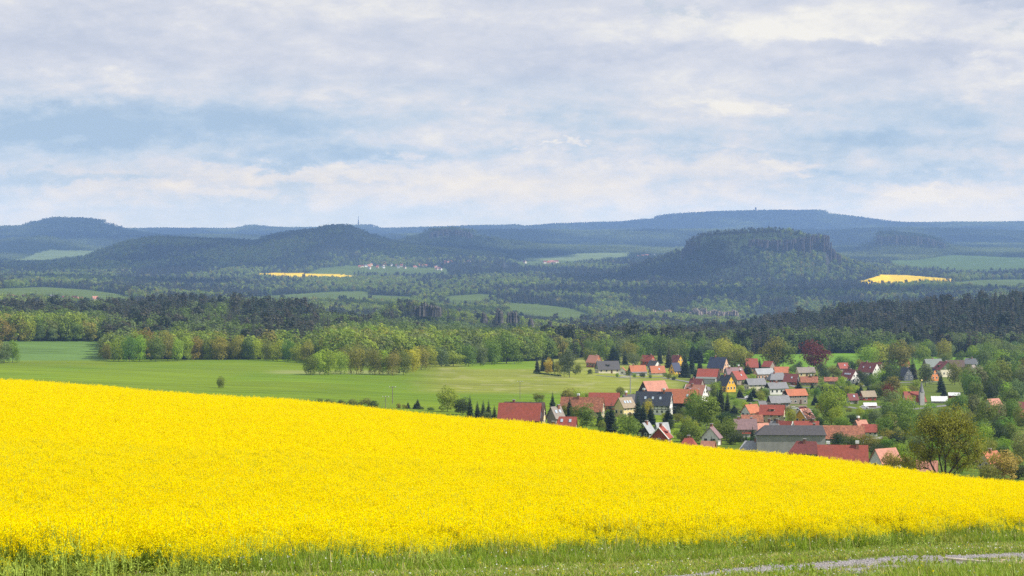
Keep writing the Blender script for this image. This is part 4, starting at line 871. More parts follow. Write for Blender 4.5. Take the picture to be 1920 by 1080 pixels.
H(1484,722,25,20,7,13,-25,'darkred','red','crimson roof with one skylight and a slate right gable next to the red boarded house','the crimson roof',gable='slate',sky=1,chim=0)
H(1517,723,31,18,7,9,-6,'mottled','taupe','rusty orange-brown roof right of the crimson roof','the rusty roof',chim=1,capw=True,win=(2,1))
H(1594,719,27,25,10,15,-50,'darkred','white','white gabled house with a maroon roof and a row of four skylights','the four-skylight house',sky=4,gwin=2,lean=('white',.6,5,6))
H(1630,708,36,26,11,16,-48,'darkred','white','large white gabled villa with a sweeping maroon roof','the maroon-roofed villa',sky=2,gwin=2)
H(1647,697,16,14,8,8,-60,'red','cream','small cream gable with a red cap roof right behind the maroon villa','the small cream gable',gwin=2,chim=0)
H(1645,684,20,14,5,8,-20,'darkred','taupe','dull red roof peeking out at the top behind the cream gable','the dull red roof',chim=1)
H(1580,696,20,16,6,9,20,'red','taupe','red roof between two dark bushes left of the four-skylight house','the red roof between bushes',sky=1,chim=0)
H(1558,720,24,14,6,6,-8,'mottled','taupe','low brick-brown shed roof above the lime tree','the brick-brown shed roof',chim=0,name='shed',cat='shed')
H(1697,714,22,22,10,14,-60,'slate','slate','slate-blue gable with white awnings below it, left of the church','the slate-blue gable',gwin=2,lean=None)
H(1696,690,16,14,6,8,-30,'red','brick','bright red cap roof just behind the slate-blue gable','the bright red cap roof',chim=1)
H(1627,751,27,16,8,9,18,'tan','red','brown weatherboard hall with a dusty tan-grey roof','the dusty grey roof',chim=0,win=(2,1))
H(1598,757,18,16,8,10,12,'darkred','grey','small maroon roof with a single white skylight beside the big lime-green tree','the small maroon roof',sky=1,chim=0)
H(1749,695,34,20,8,13,18,'greygreen','taupe','wide grey-green metal roof at the upper right of the village','the grey-green roof',chim=1)
H(1770,707,24,34,14,14,-66,'darkred','cream','large house with a moss-green gable tip over a cream wall','the green-gabled house',gable='green',gwin=2,chim=1,dormer=1)
H(1790,696,34,20,9,11,-3,'brown','cream','long dark brown roof right of the green gable','the long brown roof',chim=0)
H(1822,689,24,18,7,9,-35,'grey','slate','grey roof with a slate gable high on the right among the trees','the grey roof in the trees',chim=1)
H(1824,702,14,14,8,9,55,'greybrown','white','little white gable between tall trees below the grey roof','the little white gable',chim=0,gwin=1)
H(1746,714,20,18,10,12,-58,'blue','orange','orange gabled house with a blue-grey left roof slope','the orange gable',gwin=2,chim=0)
H(1761,756,28,14,5,7,-6,'white','grey','long shed with a glaring white metal roof','the white metal shed',chim=0,win=(0,0),name='shed',cat='shed',door=False)
H(1789,747,20,12,6,4,-6,'white','red','low dark red hut with a flat white-edged top','the flat dark red hut',chim=0,win=(0,0),name='shed',cat='shed')
H(1703,764,24,18,4,7,-8,'blue','grey','navy blue low roof in front of the church','the navy roof',chim=0,win=(0,0),name='shed',cat='shed')
H(1862,770,28,20,10,11,32,'salmon','white','house with a coral roof and pale blue-white gable in the right hand trees','the coral roof',gwin=1,chim=0)
H(1868,778,36,16,5,8,-6,'mottled','brick','brown-red low roof directly below the coral one','the brown-red low roof',chim=1)
H(1926,775,30,18,10,10,-10,'darkred','taupe','dark roof cut by the right edge of the view','the dark roof at the right edge',chim=1)
H(1921,786,20,16,6,10,10,'red','brick','small red roof cut by the right edge of the view','the red roof at the right edge',chim=0)
H(1508,794,26,28,10,16,48,'salmon','yellow','egg-yellow gable with two round windows and a sunlit pink roof with a dormer','the egg-yellow gable',gwin=2,dormer=1,verge=1)  # salmon roof colour includes the glossy brightness of its sunlit slope
H(1492,788,22,16,8,9,10,'darkgrey','taupe','charcoal roof immediately left behind the egg-yellow gable','the charcoal roof',chim=0)
H(1512,808,44,18,6,11,-8,'red','red','cluster roof of fresh red tiles in front of the egg-yellow gable','the fresh red roof',chim=1)
H(1472,808,28,16,6,11,-35,'red','white','red roof with a pinkish sunlit end left of the egg-yellow gable','the red roof with pink end',chim=0,verge=1)
H(1428,817,26,16,10,12,25,'salmon','white','coral-pink roof with a pale blue-white left gable against the big grey barn','the coral roof by the barn',gwin=2,chim=0)
H(1450,812,26,16,8,13,-14,'grey','grey','small grey hipped roof peeping over the big grey barn','the small grey hipped roof',hip=(7,7),chim=2)
H(1558,830,122,30,10,20,-4,'mottled','grey','very long farm building with a patchy orange-red tiled roof','the very long patchy roof',chim=1,win=(6,1),gable='slate',name='barn',cat='barn')
H(1631,818,28,18,10,11,-8,'red','white','plain red roof joining the right end of the very long patchy roof','the plain red roof at its right end',chim=0,gwin=1)
H(1614,803,22,16,4,10,28,'salmon','taupe','small rose-pink roof above the very long patchy roof','the small rose-pink roof',chim=1,capw=True)
H(1585,824,16,18,6,9,42,'orange','taupe','small orange hut roof in front of the very long patchy roof','the small orange hut',chim=1)
H(1482,852,128,34,38,14,-3,'darkgrey','concrete','huge grey barn with a dark slate roof and blank concrete side wall','the huge grey barn',hip=(18,6),chim=0,win=(0,0),gwin=0,name='barn',cat='barn',door=False)
H(1508,862,56,28,14,18,-12,'darkred','beige','beige house with a dusty red hipped roof and window row below the grey barn','the dusty red hipped house',hip=(16,8),win=(7,1),chim=1,capw=False)
H(1580,882,90,30,18,27,-6,'red','grey','deep red tiled barn with two white-topped chimneys behind the crop','the deep red barn',chim=2,capw=True,gable='grey',name='barn',cat='barn',win=(0,0))
H(1660,880,48,34,14,22,32,'salmon','white','white gabled house with a pink-red speckled roof left of the big bronze tree','the speckled pink roof',gwin=1,chim=0)
H(1738,892,36,28,10,16,-15,'salmon','brick','brick-red house half hidden behind the trunk of the big bronze tree','the brick-red house behind the bronze tree',chim=1)
H(1856,880,40,28,14,17,40,'orange','beige','orange-roofed house behind the orange-leaved tree','the orange-roofed house at the right',chim=1,capw=False)
H(1631,764,22,12,4,4,0,'white','brick','pair of flat white roofed sheds below the dusty grey roof','the flat white sheds',chim=0,win=(0,0),name='shed',cat='shed',door=False)

# church with its pointed steeple
def church():
    x, D, z = hit(1718, 760); k = D/F; y = D+5; t = empty('church', (x, y, z), radians(10)); tag(t, 'small village church with a pointed grey steeple topped by a gold ball', 'church'); LAND.append((1725, 745, 'the church steeple'))
    L, W, he, hr = 40*k, 20*k, 8*k, 16*k; co, f = gable_wall(L, W, he, hr); add_mesh('wall', co, f, wallm('cream'), t)
    r_ = roof_slabs(L, W, he, hr, hipr=5*k); add_mesh('roof', r_[0], r_[1], roofm('red'), t)
    tx = 10*k; s = 8.5*k; b = box(tx, -W/2-s/2+0.6, -1, s, s, 24*k+1); to = add_mesh('tower', b[0], b[1], wallm('grey'), t)
    n = 8; th = np.arange(n)*2*pi/n+pi/8; R_ = s*0.62; ring = np.stack([tx+np.cos(th)*R_, -W/2-s/2+0.6+np.sin(th)*R_, np.full(n, 24*k)], 1); r2 = np.stack([tx+np.cos(th)*R_*.5, -W/2-s/2+.6+np.sin(th)*R_*.5, np.full(n, 33*k)], 1); r3 = np.stack([tx+np.cos(th)*.05, -W/2-s/2+.6+np.sin(th)*.05, np.full(n, 45*k)], 1)
    i = np.arange(n); f = np.concatenate([np.stack([i, (i+1) % n, (i+1) % n+n, i+n], 1), np.stack([i+n, (i+1) % n+n, (i+1) % n+2*n, i+2*n], 1)])
    sp = add_mesh('spire', np.concatenate([ring, r2, r3]), f, roofm('grey'), t)
    bm = bmesh.new(); bmesh.ops.create_uvsphere(bm, u_segments=12, v_segments=8, radius=0.42, matrix=Matrix.Translation((tx, -W/2-s/2+.6, 46*k))); me = bpy.data.meshes.new('gold_ball'); bm.to_mesh(me); bm.free(); me.materials.append(pmat('gold', (0.9, 0.6, 0.1), 0.3, spec=1.0))
    o = bpy.data.objects.new('gold_ball', me); C.objects.link(o); o.parent = sp
    for i in range(4):
        fr = box(-L/2+L*(i+.5)/5, -W/2-.03, he*.25, 1.0, .1, he*.55); gl = box(-L/2+L*(i+.5)/5, -W/2-.05, he*.25+.12, .8, .09, he*.55-.24); mesh2('window', [(fr, 0), (gl, 1)], [FRAME, GLASS], t)
    RECTS.append((1704, 1744, 716, 758, D))
church()

# far villages: every house by itself, copied from one cottage of each colour
def far_house(roof, wall):
    t = empty('distant_house', (0, 0, 0)); co, f = gable_wall(12, 9, 5, 5); add_mesh('wall', co, f, wallm(wall), t); r_ = roof_slabs(12, 9, 5, 5); add_mesh('roof', r_[0], r_[1], roofm(roof), t); return t
FH = [far_house(r, w) for r, w in (('salmon', 'cream'), ('darkred', 'cream'), ('orange', 'beige'), ('grey', 'white'))]; used_fh = set()
def copy_tree(o, loc, rz, s=1.0):
    c = o.copy(); C.objects.link(c); c.location = loc; c.rotation_euler = (0, 0, rz); c.scale = (s, s, s)
    for ch in o.children:
        k = ch.copy(); C.objects.link(k); k.parent = c
    return c
def far_village(spots, lab, group, dmin, dmax, s=1.3):
    for (u, row) in spots:
        k = RS.randint(0, 4); x, D, z = hit(u, row, dmin, dmax)
        loc = (x, D, z+0.5); rz = RS.uniform(-.9, .9)
        if k not in used_fh: o = FH[k]; o.location = loc; o.rotation_euler = (0, 0, rz); o.scale = (s, s, s); used_fh.add(k)
        else: o = copy_tree(FH[k], loc, rz, s)
        tag(o, ('tiny %s-roofed house ' % ['pink', 'red', 'orange', 'grey'][k])+lab, 'house', group)
rr_ = np.random.RandomState(5)
V1 = [(670+rr_.uniform(0, 20), 500+rr_.uniform(-1, 2)) for _ in range(4)]+[(690+rr_.uniform(0, 110), 499+rr_.normal(0, 2.6)) for _ in range(38)]+[(812+rr_.uniform(0, 16), 504+rr_.uniform(-3, 3)) for _ in range(8)]+[(830+rr_.uniform(0, 62), 493+rr_.normal(0, 2)) for _ in range(12)]
far_village(V1, 'of the distant village on the plateau below the flat mesa', 'houses of the distant plateau village', 6500, 9800, 0.8)
far_village([(1198, 485), (1206, 484), (1213, 483), (1225, 482)], 'at the left foot of the big table mountain', 'houses at the foot of the table mountain', 6800, 9800, 1.5)
far_village([(1022+rr_.uniform(-2, 22), 494+rr_.uniform(-1, 1)) for _ in range(7)]+[(984, 494)], 'in the row on the plateau left of the table mountain', 'row of houses on the plateau', 6800, 9800, 1.2)
far_village([(18, 563), (30, 564), (45, 563), (64, 563), (75, 564), (98, 563), (122, 565), (140, 565), (150, 567), (178, 565)], 'in the hamlet below the far left field', 'houses of the far left hamlet', 3000, 4300, 0.9)

# ---------------------------------------------------------------- trees and bushes, one object each
TREES = []      # for the labels: (object, u, row, tint key, kind, width px, height px)
def tree(u, row, h, w, kind='B', tint='green', var=0.15, d=None, label=None):
    """h,w in pixels at its own distance, foot at (u,row)"""
    if d is None: x, D, z = hit(u, row)
    else: D = d; x = (u-960)/F*D; z = float(height(x, D)[0])
    k = D/F; h *= k; w *= k; rs = np.random.RandomState(int(u*13+row*7) % 99991)
    nm = {'B': 'broadleaf_tree', 'P': 'slender_tree', 'C': 'conifer', 'S': 'bush'}[kind]
    o = empty(nm, (x, D, z-0.15), rs.uniform(0, 6.28)); c = np.array(TINT[tint])*rs.uniform(1-var, 1+var, 3)*rs.uniform(0.88, 1.12)
    pool = dict(B=BROAD, P=TALL, C=CONI, S=BUSHM)[kind]; i = rs.randint(len(pool)); nat = {'B': [.92, 1.0, .84, 1.1, .8, .96][i % 6], 'P': .54, 'S': 1.24, 'C': [.38, .46, .54, .32][i % 4]}[kind]
    cr = bpy.data.objects.new('crown', pool[i]); C.objects.link(cr); cr.parent = o; cr.scale = (w/nat, w/nat, h); cr['tint'] = [float(v) for v in c]
    if kind != 'S':
        tk = bpy.data.objects.new('trunk', TRUNKC if kind == 'C' else (TRUNKB if (kind == 'P' and rs.uniform() < 0.5) else TRUNKS[rs.randint(3)])); C.objects.link(tk); tk.parent = o; tk.scale = (max(w, h*.6), max(w, h*.6), h)
    o['category'] = {'B': 'tree', 'P': 'tree', 'C': 'conifer', 'S': 'bush'}[kind]
    if label: o['label'] = label
    else: TREES.append((o, u, row, tint, kind, w/k, h/k))
    return o
Tr = tree
# band of trees behind the left meadow
for a in [(200,676,34,24,'B','olive'),(222,677,50,38,'B','bright'),(243,678,52,34,'B','green'),(262,677,50,30,'B','bright'),(274,673,60,38,'B','rust'),(292,678,50,36,'B','green'),(314,676,58,36,'B','rust'),(332,677,46,26,'B','lime'),
          (347,676,52,32,'B','bright'),(368,675,46,34,'B','rust'),(390,675,42,28,'B','olive'),(412,675,46,42,'B','rust'),(446,675,48,34,'B','rust'),(466,675,46,30,'B','green'),(484,675,42,32,'B','lime'),(502,676,44,30,'B','olive'),(520,677,42,36,'B','lime'),(540,678,44,32,'B','green'),
          (556,679,38,28,'B','bright'),(576,681,46,30,'B','rust'),
          (8,681,42,34,'B','grey'),(24,680,44,30,'B','bright'),(-12,681,50,40,'B','rust'),(4,640,44,40,'B','rust'),(22,640,40,34,'B','olive'),(38,640,50,30,'B','rust'),(54,640,44,32,'B','lime'),(74,640,38,24,'B','grey'),(98,640,32,22,'P','grey'),(133,640,44,40,'B','green'),(165,640,34,36,'B','olive'),(236,640,40,30,'P','grey'),
          # the group standing out into the meadow
          (583,703,38,34,'B','olive'),(600,703,48,36,'B','lime'),(616,703,54,40,'B','bright'),(638,702,48,34,'B','lime'),(669,702,56,40,'B','rust'),(702,703,54,36,'B','olive'),(718,703,50,34,'P','lime'),(736,704,48,32,'B','rust'),(756,703,50,34,'B','olive'),(774,698,50,36,'B','yellow'),(790,694,48,36,'B','rust'),(806,690,44,34,'B','lime'),(850,687,30,46,'B','lime'),
          (828,688,40,34,'B','grey'),(878,687,44,34,'B','green'),(900,686,46,34,'B','grey'),(922,684,54,40,'B','green'),(950,682,62,66,'B','green'),(982,677,48,40,'B','grey'),(1000,676,52,44,'B','olive'),(1022,674,50,44,'B','green'),(1046,672,46,38,'B','grey'),
          (640,690,40,34,'B','olive'),(655,688,44,30,'B','rust'),(680,690,46,40,'B','grey'),(640,662,40,56,'B','green'),(668,664,50,50,'B','olive'),(692,666,56,50,'B','bright'),(716,668,54,50,'B','yellow'),(744,670,52,50,'B','bright'),(770,672,52,44,'B','rust'),(800,672,50,44,'B','lime'),(560,668,30,40,'B','grey'),(600,672,30,32,'B','rust'),
          (414,728,24,19,'B','olive'),
          # copse at the left tip of the village
          (1007,700,32,15,'C','spruce'),(1019,696,38,18,'C','spruce'),(1034,697,37,18,'C','spruce'),(1028,702,33,19,'B','yellow'),(1045,703,28,16,'B','rust'),(1068,708,58,32,'P','grey'),(1058,706,48,22,'P','grey'),(1084,702,22,16,'B','olive'),(1138,678,33,15,'P','bright'),(1137,677,42,10,'C','brownspruce'),(1157,684,31,17,'C','spruce'),(1172,684,30,17,'C','spruce'),(1188,686,27,34,'B','grey'),
          (1132,674,44,50,'B','green'),(1160,672,42,46,'B','grey'),(1185,670,44,44,'B','green'),(1212,670,46,56,'B','green'),(1245,672,46,60,'B','green'),(1276,674,42,44,'B','green'),(1108,672,40,34,'B','green'),
          (1237,682,38,16,'C','spruce'),(1254,690,40,20,'C','brownspruce'),(1267,702,26,13,'C','spruce'),(1284,708,52,28,'C','spruce'),(1297,702,42,20,'C','spruce'),(1312,700,34,18,'C','spruce'),(1304,712,24,16,'C','spruce'),
          (1330,682,28,26,'P','bright'),(1343,676,38,20,'C','brownspruce'),(1357,682,48,52,'B','lime'),(1384,682,38,40,'B','lime'),(1366,692,34,30,'B','olive'),(1391,694,46,46,'B','olive'),(1402,702,22,24,'C','dark'),(1424,692,22,13,'C','spruce'),
          (1450,690,60,52,'B','olive'),(1468,690,58,50,'B','olive'),(1525,694,58,62,'B','purple'),(1498,696,20,18,'B','dark'),(1490,700,18,14,'B','dark'),(1541,708,30,24,'B','dark'),(1512,706,14,12,'S','dark'),(1562,704,20,26,'B','olive'),(1572,708,18,18,'B','olive'),
          (1578,688,22,34,'B','green'),(1598,698,24,20,'B','dark'),(1611,694,22,18,'B','rust'),(1626,688,44,46,'B','bright'),(1648,684,44,40,'B','lime'),(1664,684,38,30,'B','grey'),(1688,692,56,58,'B','olive'),(1711,712,44,26,'C','brownspruce'),(1672,722,44,36,'B','dark'),(1658,704,26,28,'B','olive'),
          (1559,796,76,64,'B','bright'),(1567,800,40,30,'B','lime'),(1666,758,40,30,'B','purple'),(1650,722,32,28,'B','bright'),(1617,720,22,30,'B','dark'),(1634,726,26,22,'B','green'),
          # garden firs and trees round the farms in front
          (839,772,50,46,'B','lime'),(868,778,34,38,'B','dark'),(881,784,46,20,'C','spruce'),(895,788,38,20,'C','spruce'),(906,790,42,20,'C','spruce'),(916,792,44,20,'C','spruce'),(927,794,36,18,'C','spruce'),(945,798,34,17,'C','spruce'),(913,793,24,22,'P','grey'),(1015,802,20,17,'C','dark'),
          (1036,776,44,20,'C','spruce'),(1066,764,40,30,'P','olive'),(1082,762,34,32,'B','lime'),(1100,748,14,14,'B','lime'),(1060,784,30,18,'P','olive'),(1068,786,44,22,'C','spruce'),(1080,788,30,26,'B','olive'),(1100,806,54,38,'P','green'),(1125,800,36,22,'C','dark'),(1128,810,24,20,'B','olive'),(1146,810,56,36,'C','spruce'),(1138,804,46,24,'C','spruce'),
          (1178,822,46,58,'B','green'),(1163,742,18,20,'B','olive'),(1196,790,54,24,'C','spruce'),(1206,798,48,26,'C','spruce'),(1214,790,44,22,'B','yellow'),(1220,796,40,26,'C','spruce'),(1253,794,36,28,'C','spruce'),(1246,800,18,12,'C','spruce'),(1190,762,26,18,'B','dark'),
          (1300,790,60,40,'B','green'),(1325,806,68,56,'P','green'),(1312,800,60,52,'B','green'),(1296,830,44,44,'B','olive'),(1352,772,60,20,'C','spruce'),(1345,770,44,16,'C','spruce'),(1364,776,44,18,'C','spruce'),(1338,748,34,18,'P','olive'),(1346,744,30,20,'B','bright'),(1358,800,0.1+30,40,'B','dark'),
          (1362,826,46,48,'B','green'),(1378,834,28,40,'B','dark'),(1411,830,34,13,'C','spruce'),(1399,830,20,7,'C','spruce'),(1334,842,26,13,'C','spruce'),(1484,796,34,22,'B','lime'),(1420,836,22,26,'B','dark'),
          (1580,806,28,34,'B','bright'),(1598,800,26,36,'B','dark'),(1612,786,26,18,'B','lime'),(1589,800,14,13,'B','dark'),(1573,838,30,40,'B','dark'),(1600,842,28,46,'B','green'),(1630,846,34,54,'B','olive'),(1646,862,34,40,'B','dark'),(1618,860,20,26,'B','lime'),
          (1660,822,44,40,'B','green'),(1676,800,50,50,'B','grey'),(1700,790,50,50,'B','bright'),(1640,800,34,34,'B','grey'),(1690,810,60,60,'B','green'),(1668,838,36,44,'B','olive'),(1676,812,24,20,'B','pink'),(1735,724,46,34,'P','grey'),(1725,758,26,22,'B','olive'),(1696,752,30,26,'B','lime'),(1764,736,44,20,'C','spruce'),(1770,744,30,16,'C','spruce'),
          (1790,722,46,34,'B','olive'),(1812,716,34,28,'B','olive'),(1832,740,58,40,'P','grey'),(1820,750,60,44,'B','green'),(1850,738,64,48,'B','green'),(1876,730,60,46,'B','olive'),(1900,730,54,44,'B','green'),(1918,736,54,40,'B','grey'),(1934,720,60,50,'B','olive'),(1880,700,46,40,'B','bright'),(1906,698,44,44,'B','green'),(1845,694,40,34,'B','green'),(1824,680,34,30,'B','bright'),(1800,680,24,22,'B','green'),(1775,680,20,26,'B','green'),(1770,678,44,30,'B','lime'),(1748,672,30,30,'B','grey'),
          (1724,674,30,30,'B','grey'),(1828,794,60,36,'P','grey'),(1850,812,66,48,'B','green'),(1874,800,50,40,'B','grey'),(1896,800,54,44,'B','green'),(1915,806,44,40,'B','olive'),(1838,824,40,40,'B','green'),(1870,836,50,40,'B','dark'),(1892,836,46,38,'B','green'),(1800,776,40,40,'B','green'),(1784,768,24,30,'B','bright'),
          (1883,899,58,72,'B','orange'),(1852,902,34,40,'B','olive'),(1910,898,30,50,'B','dark'),(1922,868,66,54,'B','chestnut'),(1672,888,44,40,'B','rust')]:
    Tr(*a)
# hedge bushes along the crop edge and in gardens
for a in [(578,757,10,22),(598,758,12,24),(620,759,13,26),(641,760,12,22),(662,761,15,28),(684,762,18,30),(703,764,14,24),(748,766,11,12),(760,766,9,14),(789,768,8,16),(809,769,6,18)]: Tr(*a, 'S', 'dark' if a[0] % 2 else 'olive')
for a in [(765,766,14,12),(783,766,20,16),(778,767,13,12)]: Tr(*a, 'C', 'spruce')
rs_ = np.random.RandomState(77)
def fill(poly, n, hr, wr, kinds, tints, tol=0.12, tries=60):
    P = np.array(poly, float); made = 0; t = 0
    pts = [(a[1], a[2], a[5]) for a in TREES]
    while made < n and t < n*tries:
        t += 1; u = rs_.uniform(P[:, 0].min(), P[:, 0].max()); r = rs_.uniform(P[:, 1].min(), P[:, 1].max())
        if not in_poly(np.array([u]), np.array([r]), poly)[0]: continue
        h = rs_.uniform(*hr); w = h*rs_.uniform(*wr); ok = True
        for (a, b, c, d_, D) in RECTS:
            if r > d_-1:        # the tree stands in front: how much of the house would it hide
                ov = max(0, min(b, u+w/2)-max(a, u-w/2))*max(0, min(d_, r)-max(c, r-h*0.95))
                if ov > tol*(b-a)*(d_-c): ok = False; break
            elif a-w*.2 < u < b+w*.2 and r > d_-7: ok = False; break      # foot inside the house plan
        if ok and min([abs(u-q[0])/(0.25*(w+q[2]))+abs(r-q[1])/(0.10*(w+q[2])+1) for q in pts]+[9]) < 1: ok = False
        if not ok: continue
        k = kinds[rs_.randint(len(kinds))]; tn = tints[rs_.randint(len(tints))] if k != 'C' else 'spruce'
        Tr(u, r, h, w, k, tn); pts.append((u, r, w)); made += 1
    print('fill', made, n)
fill([(1640,700),(1940,690),(1940,900),(1700,880),(1640,840)], 60, (30,52), (.7,1.0), 'BBBBP', ['green','olive','grey','bright','green','dark'])
fill([(1240,745),(1390,730),(1640,720),(1640,830),(1500,838),(1400,850),(1250,825)], 80, (12,24), (.8,1.3), 'BBBC', ['green','olive','lime','bright','dark'])
fill([(1380,700),(1640,690),(1640,740),(1380,750)], 60, (10,20), (.8,1.3), 'BBBC', ['green','olive','lime','bright','dark'], 0.2)
fill([(1100,700),(1300,690),(1340,700),(1340,716),(1200,712),(1100,703)], 18, (8,13), (.8,1.3), 'BBS', ['green','olive','lime','bright','dark'], 0.25)
fill([(1250,720),(1640,702),(1640,860),(1400,852),(1270,838)], 90, (5,11), (1.2,2.4), 'S', ['green','olive','bright','dark','rust'], 0.14)
fill([(930,752),(1100,748),(1180,760),(1260,770),(1260,830),(1100,822),(940,800)], 26, (8,16), (1.0,1.8), 'SSB', ['green','olive','lime','dark'], 0.10)
fill([(1640,730),(1930,720),(1930,905),(1700,885)], 60, (9,18), (1.2,2.0), 'S', ['green','olive','dark','bright'], 0.2)
fill([(1090,676),(1300,668),(1400,667),(1400,680),(1300,682),(1100,686)], 14, (32,46), (.8,1.1), 'BBBBC', ['green','grey','olive','green'], 0.5)
fill([(1610,668),(1940,668),(1940,684),(1610,680)], 22, (32,46), (.8,1.1), 'BBBBC', ['green','grey','grey','bright','olive'], 0.5)

# the big bronze-leaved tree at the crop edge, with its own limbs
def big_tree(u, row, D, hpx, wpx, tint, label, seed=3, nleaf=30000, leaf=0.30):
    k = D/F; Hh, R_ = hpx*k, wpx*k/2; rs = np.random.RandomState(seed); x = (u-960)/F*D; z = float(height(x, D)[0]); z = zr(D, row) if True else z
    t = empty('spreading_tree', (x, D, z)); tag(t, label, 'tree'); P = []; tips = []
    def grow(p, d, L, r, lev):
        n = 3; q = p
        for i in range(n):
            d = d+rs.normal(0, 0.10, 3)+np.array([0, 0, 0.03]); d /= np.linalg.norm(d); e = q+d*L/n; P.append(tube(q, e, r*(1-i*.18), r*(1-(i+1)*.18), 6 if lev < 2 else 4)); q = e
            if lev >= 2: tips.append((q, L))
        if lev >= 5 or r < 0.012: return
        m = 3 if lev < 2 else (3 if rs.uniform() < .6 else 2)
        for j in range(m):
            a = rs.uniform(0, 6.28); sp = rs.uniform(0.35, 0.75) if lev else rs.uniform(0.4, 0.8); t1 = np.cross(d, [0.3, 0.2, 1]); t1 /= np.linalg.norm(t1); t2 = np.cross(d, t1)
            nd = d*cos(sp)+(t1*cos(a+j*2.1)+t2*sin(a+j*2.1))*sin(sp); grow(q, nd/np.linalg.norm(nd), L*rs.uniform(.68, .86), r*0.56, lev+1)
    for (ox, dx, L, r) in ((-1.5, -.55, 4.4, .40), (.6, .05, 5.0, .44), (1.0, .65, 4.8, .38), (0.2, -.15, 4.6, .34), (-1.6, -1.5, 3.4, .22), (1.2, 1.6, 3.4, .22), (-.4, -2.2, 2.6, .16), (.8, 2.2, 2.6, .16)):
        grow(np.array([ox, rs.uniform(-.6, .6), -0.6]), np.array([dx, rs.uniform(-.3, .3), 1.0])/1.1, L, r, 0)
    co, f = merge(P); m_ = np.abs(co[:, 0]).max(); zt = co[:, 2].max(); sx, sz = R_/m_*0.95, Hh/zt*0.95; co = co*np.array([sx, sx, sz]); add_mesh('trunk', co, f, BARK, t)
    tp = np.array([q[0] for q in tips])*np.array([sx, sx, sz]); i = rs.randint(0, len(tp), nleaf); c = tp[i]+rs.normal(0, 1, (nleaf, 3))*np.array([.55, .55, .34])
    c = c[c[:, 2] > Hh*0.04]; core = (c[:, 2] < Hh*.55) & (np.abs(c[:, 0]) < R_*.62) & (c[:, 1] < 1.5); c = c[~core | (rs.uniform(0, 1, len(c)) < .38)]; n_ = c-np.array([0, 0, Hh*.45]); n_ /= np.linalg.norm(n_, axis=1)[:, None]; n_ = n_*.5+np.array([0, 0, .5]); q, f = quads(c, n_, leaf, .8, rs=rs)
    o = add_mesh('crown', q, f, LEAF, t); o['tint'] = [float(v) for v in tint]; LAND.append((u, row-10, 'the big bronze tree'))
big_tree(1768, 892, 330, 142, 178, (0.25, 0.25, 0.028), 'big spreading bronze-leaved tree with dark forking limbs standing right behind the crop', 3, 27000, 0.26)
big_tree(1700, 892, 338, 38, 34, (0.34, 0.22, 0.08), 'small sparse rust-budded fruit tree leaning in front of the speckled pink roof', 9, 1500, 0.2)

# poles and the wires between them
WOOD = pmat('pole_wood', (0.20, 0.17, 0.14), 0.9, 0.2, 2); CONC = pmat('pole_concrete', (0.34, 0.33, 0.30), 0.9, 0.2, 1); PORC = pmat('insulator', (0.8, 0.8, 0.78), 0.4); WIRE = pmat('wire', (0.25, 0.25, 0.24), 0.5)
PT = {}
def pole(key, u, row, hpx, kind, label, arm=2.4, r=0.15, stay=False, D=None):
    if D is None: x, D, z = hit(u, row)
    else: x = (u-960)/F*D; z = zr(D, row)
    h = hpx*D/F; t = empty('utility_pole', (x, D, z)); tag(t, label, 'utility pole'); c, f = tube((0, 0, -.5), (0, 0, h), r, r*.7, 8); add_mesh('post', c, f, WOOD if kind != 'C' else CONC, t)
    if arm:
        c, f = box(0, 0, h-.55, arm, .14, .14); a = add_mesh('crossarm', c, f, WOOD if kind != 'C' else CONC, t)
        for i in (-1, 0, 1):
            c, f = tube((i*arm*.46, 0, h-.41), (i*arm*.46, 0, h-.05), .09, .13, 8); add_mesh('insulator', c, f, PORC, a)
    if stay:
        for s in (-1, 1):
            c, f = tube((0, 0, h-1), (s*1.9, .3, -.4), .03, .03, 4); add_mesh('stay', c, f, WIRE, t)
    PT[key] = (x, D, z+h-.1)
pole('a', 736, 757, 33, 'W', 'tall dark wooden pole with a T-shaped crossarm above the hedge', 2.6, .17)
pole('b', 723, 766, 24, 'W', 'shorter stayed pole with three white insulators left of the tall T pole', 2.4, .12, True)
pole('c', 975, 748, 34, 'W', 'slim grey pole with three white insulators standing alone in the middle meadow', 2.6, .13)
pole('d', 1182, 738, 34, 'C', 'stout concrete post at the meadow corner beside the salmon-roofed barn', 0, .32)
pole('e', 1552, 790, 16, 'W', 'thin pale pole with wires in the gardens below the big lime-green tree', 0, .10)
pole('f', 1348, 722, 24, 'W', 'bare wooden post touching the right end of the dark lean-to barn', 0, .12)
def wire(a, b, sag, dx, label):
    A, B = np.array(PT[a]), np.array(PT[b]); P = []; n = 14; pts = [A*(1-i/n)+B*(i/n)+np.array([dx, 0, -sag*4*(i/n)*(1-i/n)]) for i in range(n+1)]
    for p, q in zip(pts, pts[1:]): P.append(tube(p, q, .02, .02, 4))
    c, f = merge(P); tag(add_mesh('power_line', c, f, WIRE), label, 'wire')
wire('a', 'c', 3.5, 0.0, 'thin sagging wire from the T pole across the meadow to the grey pole')
wire('c', 'd', 3.5, 0.0, 'thin sagging wire from the grey pole to the stout concrete post')
wire('f', 'e', 3, 0, 'thin wire strung over the gardens between two wooden poles')

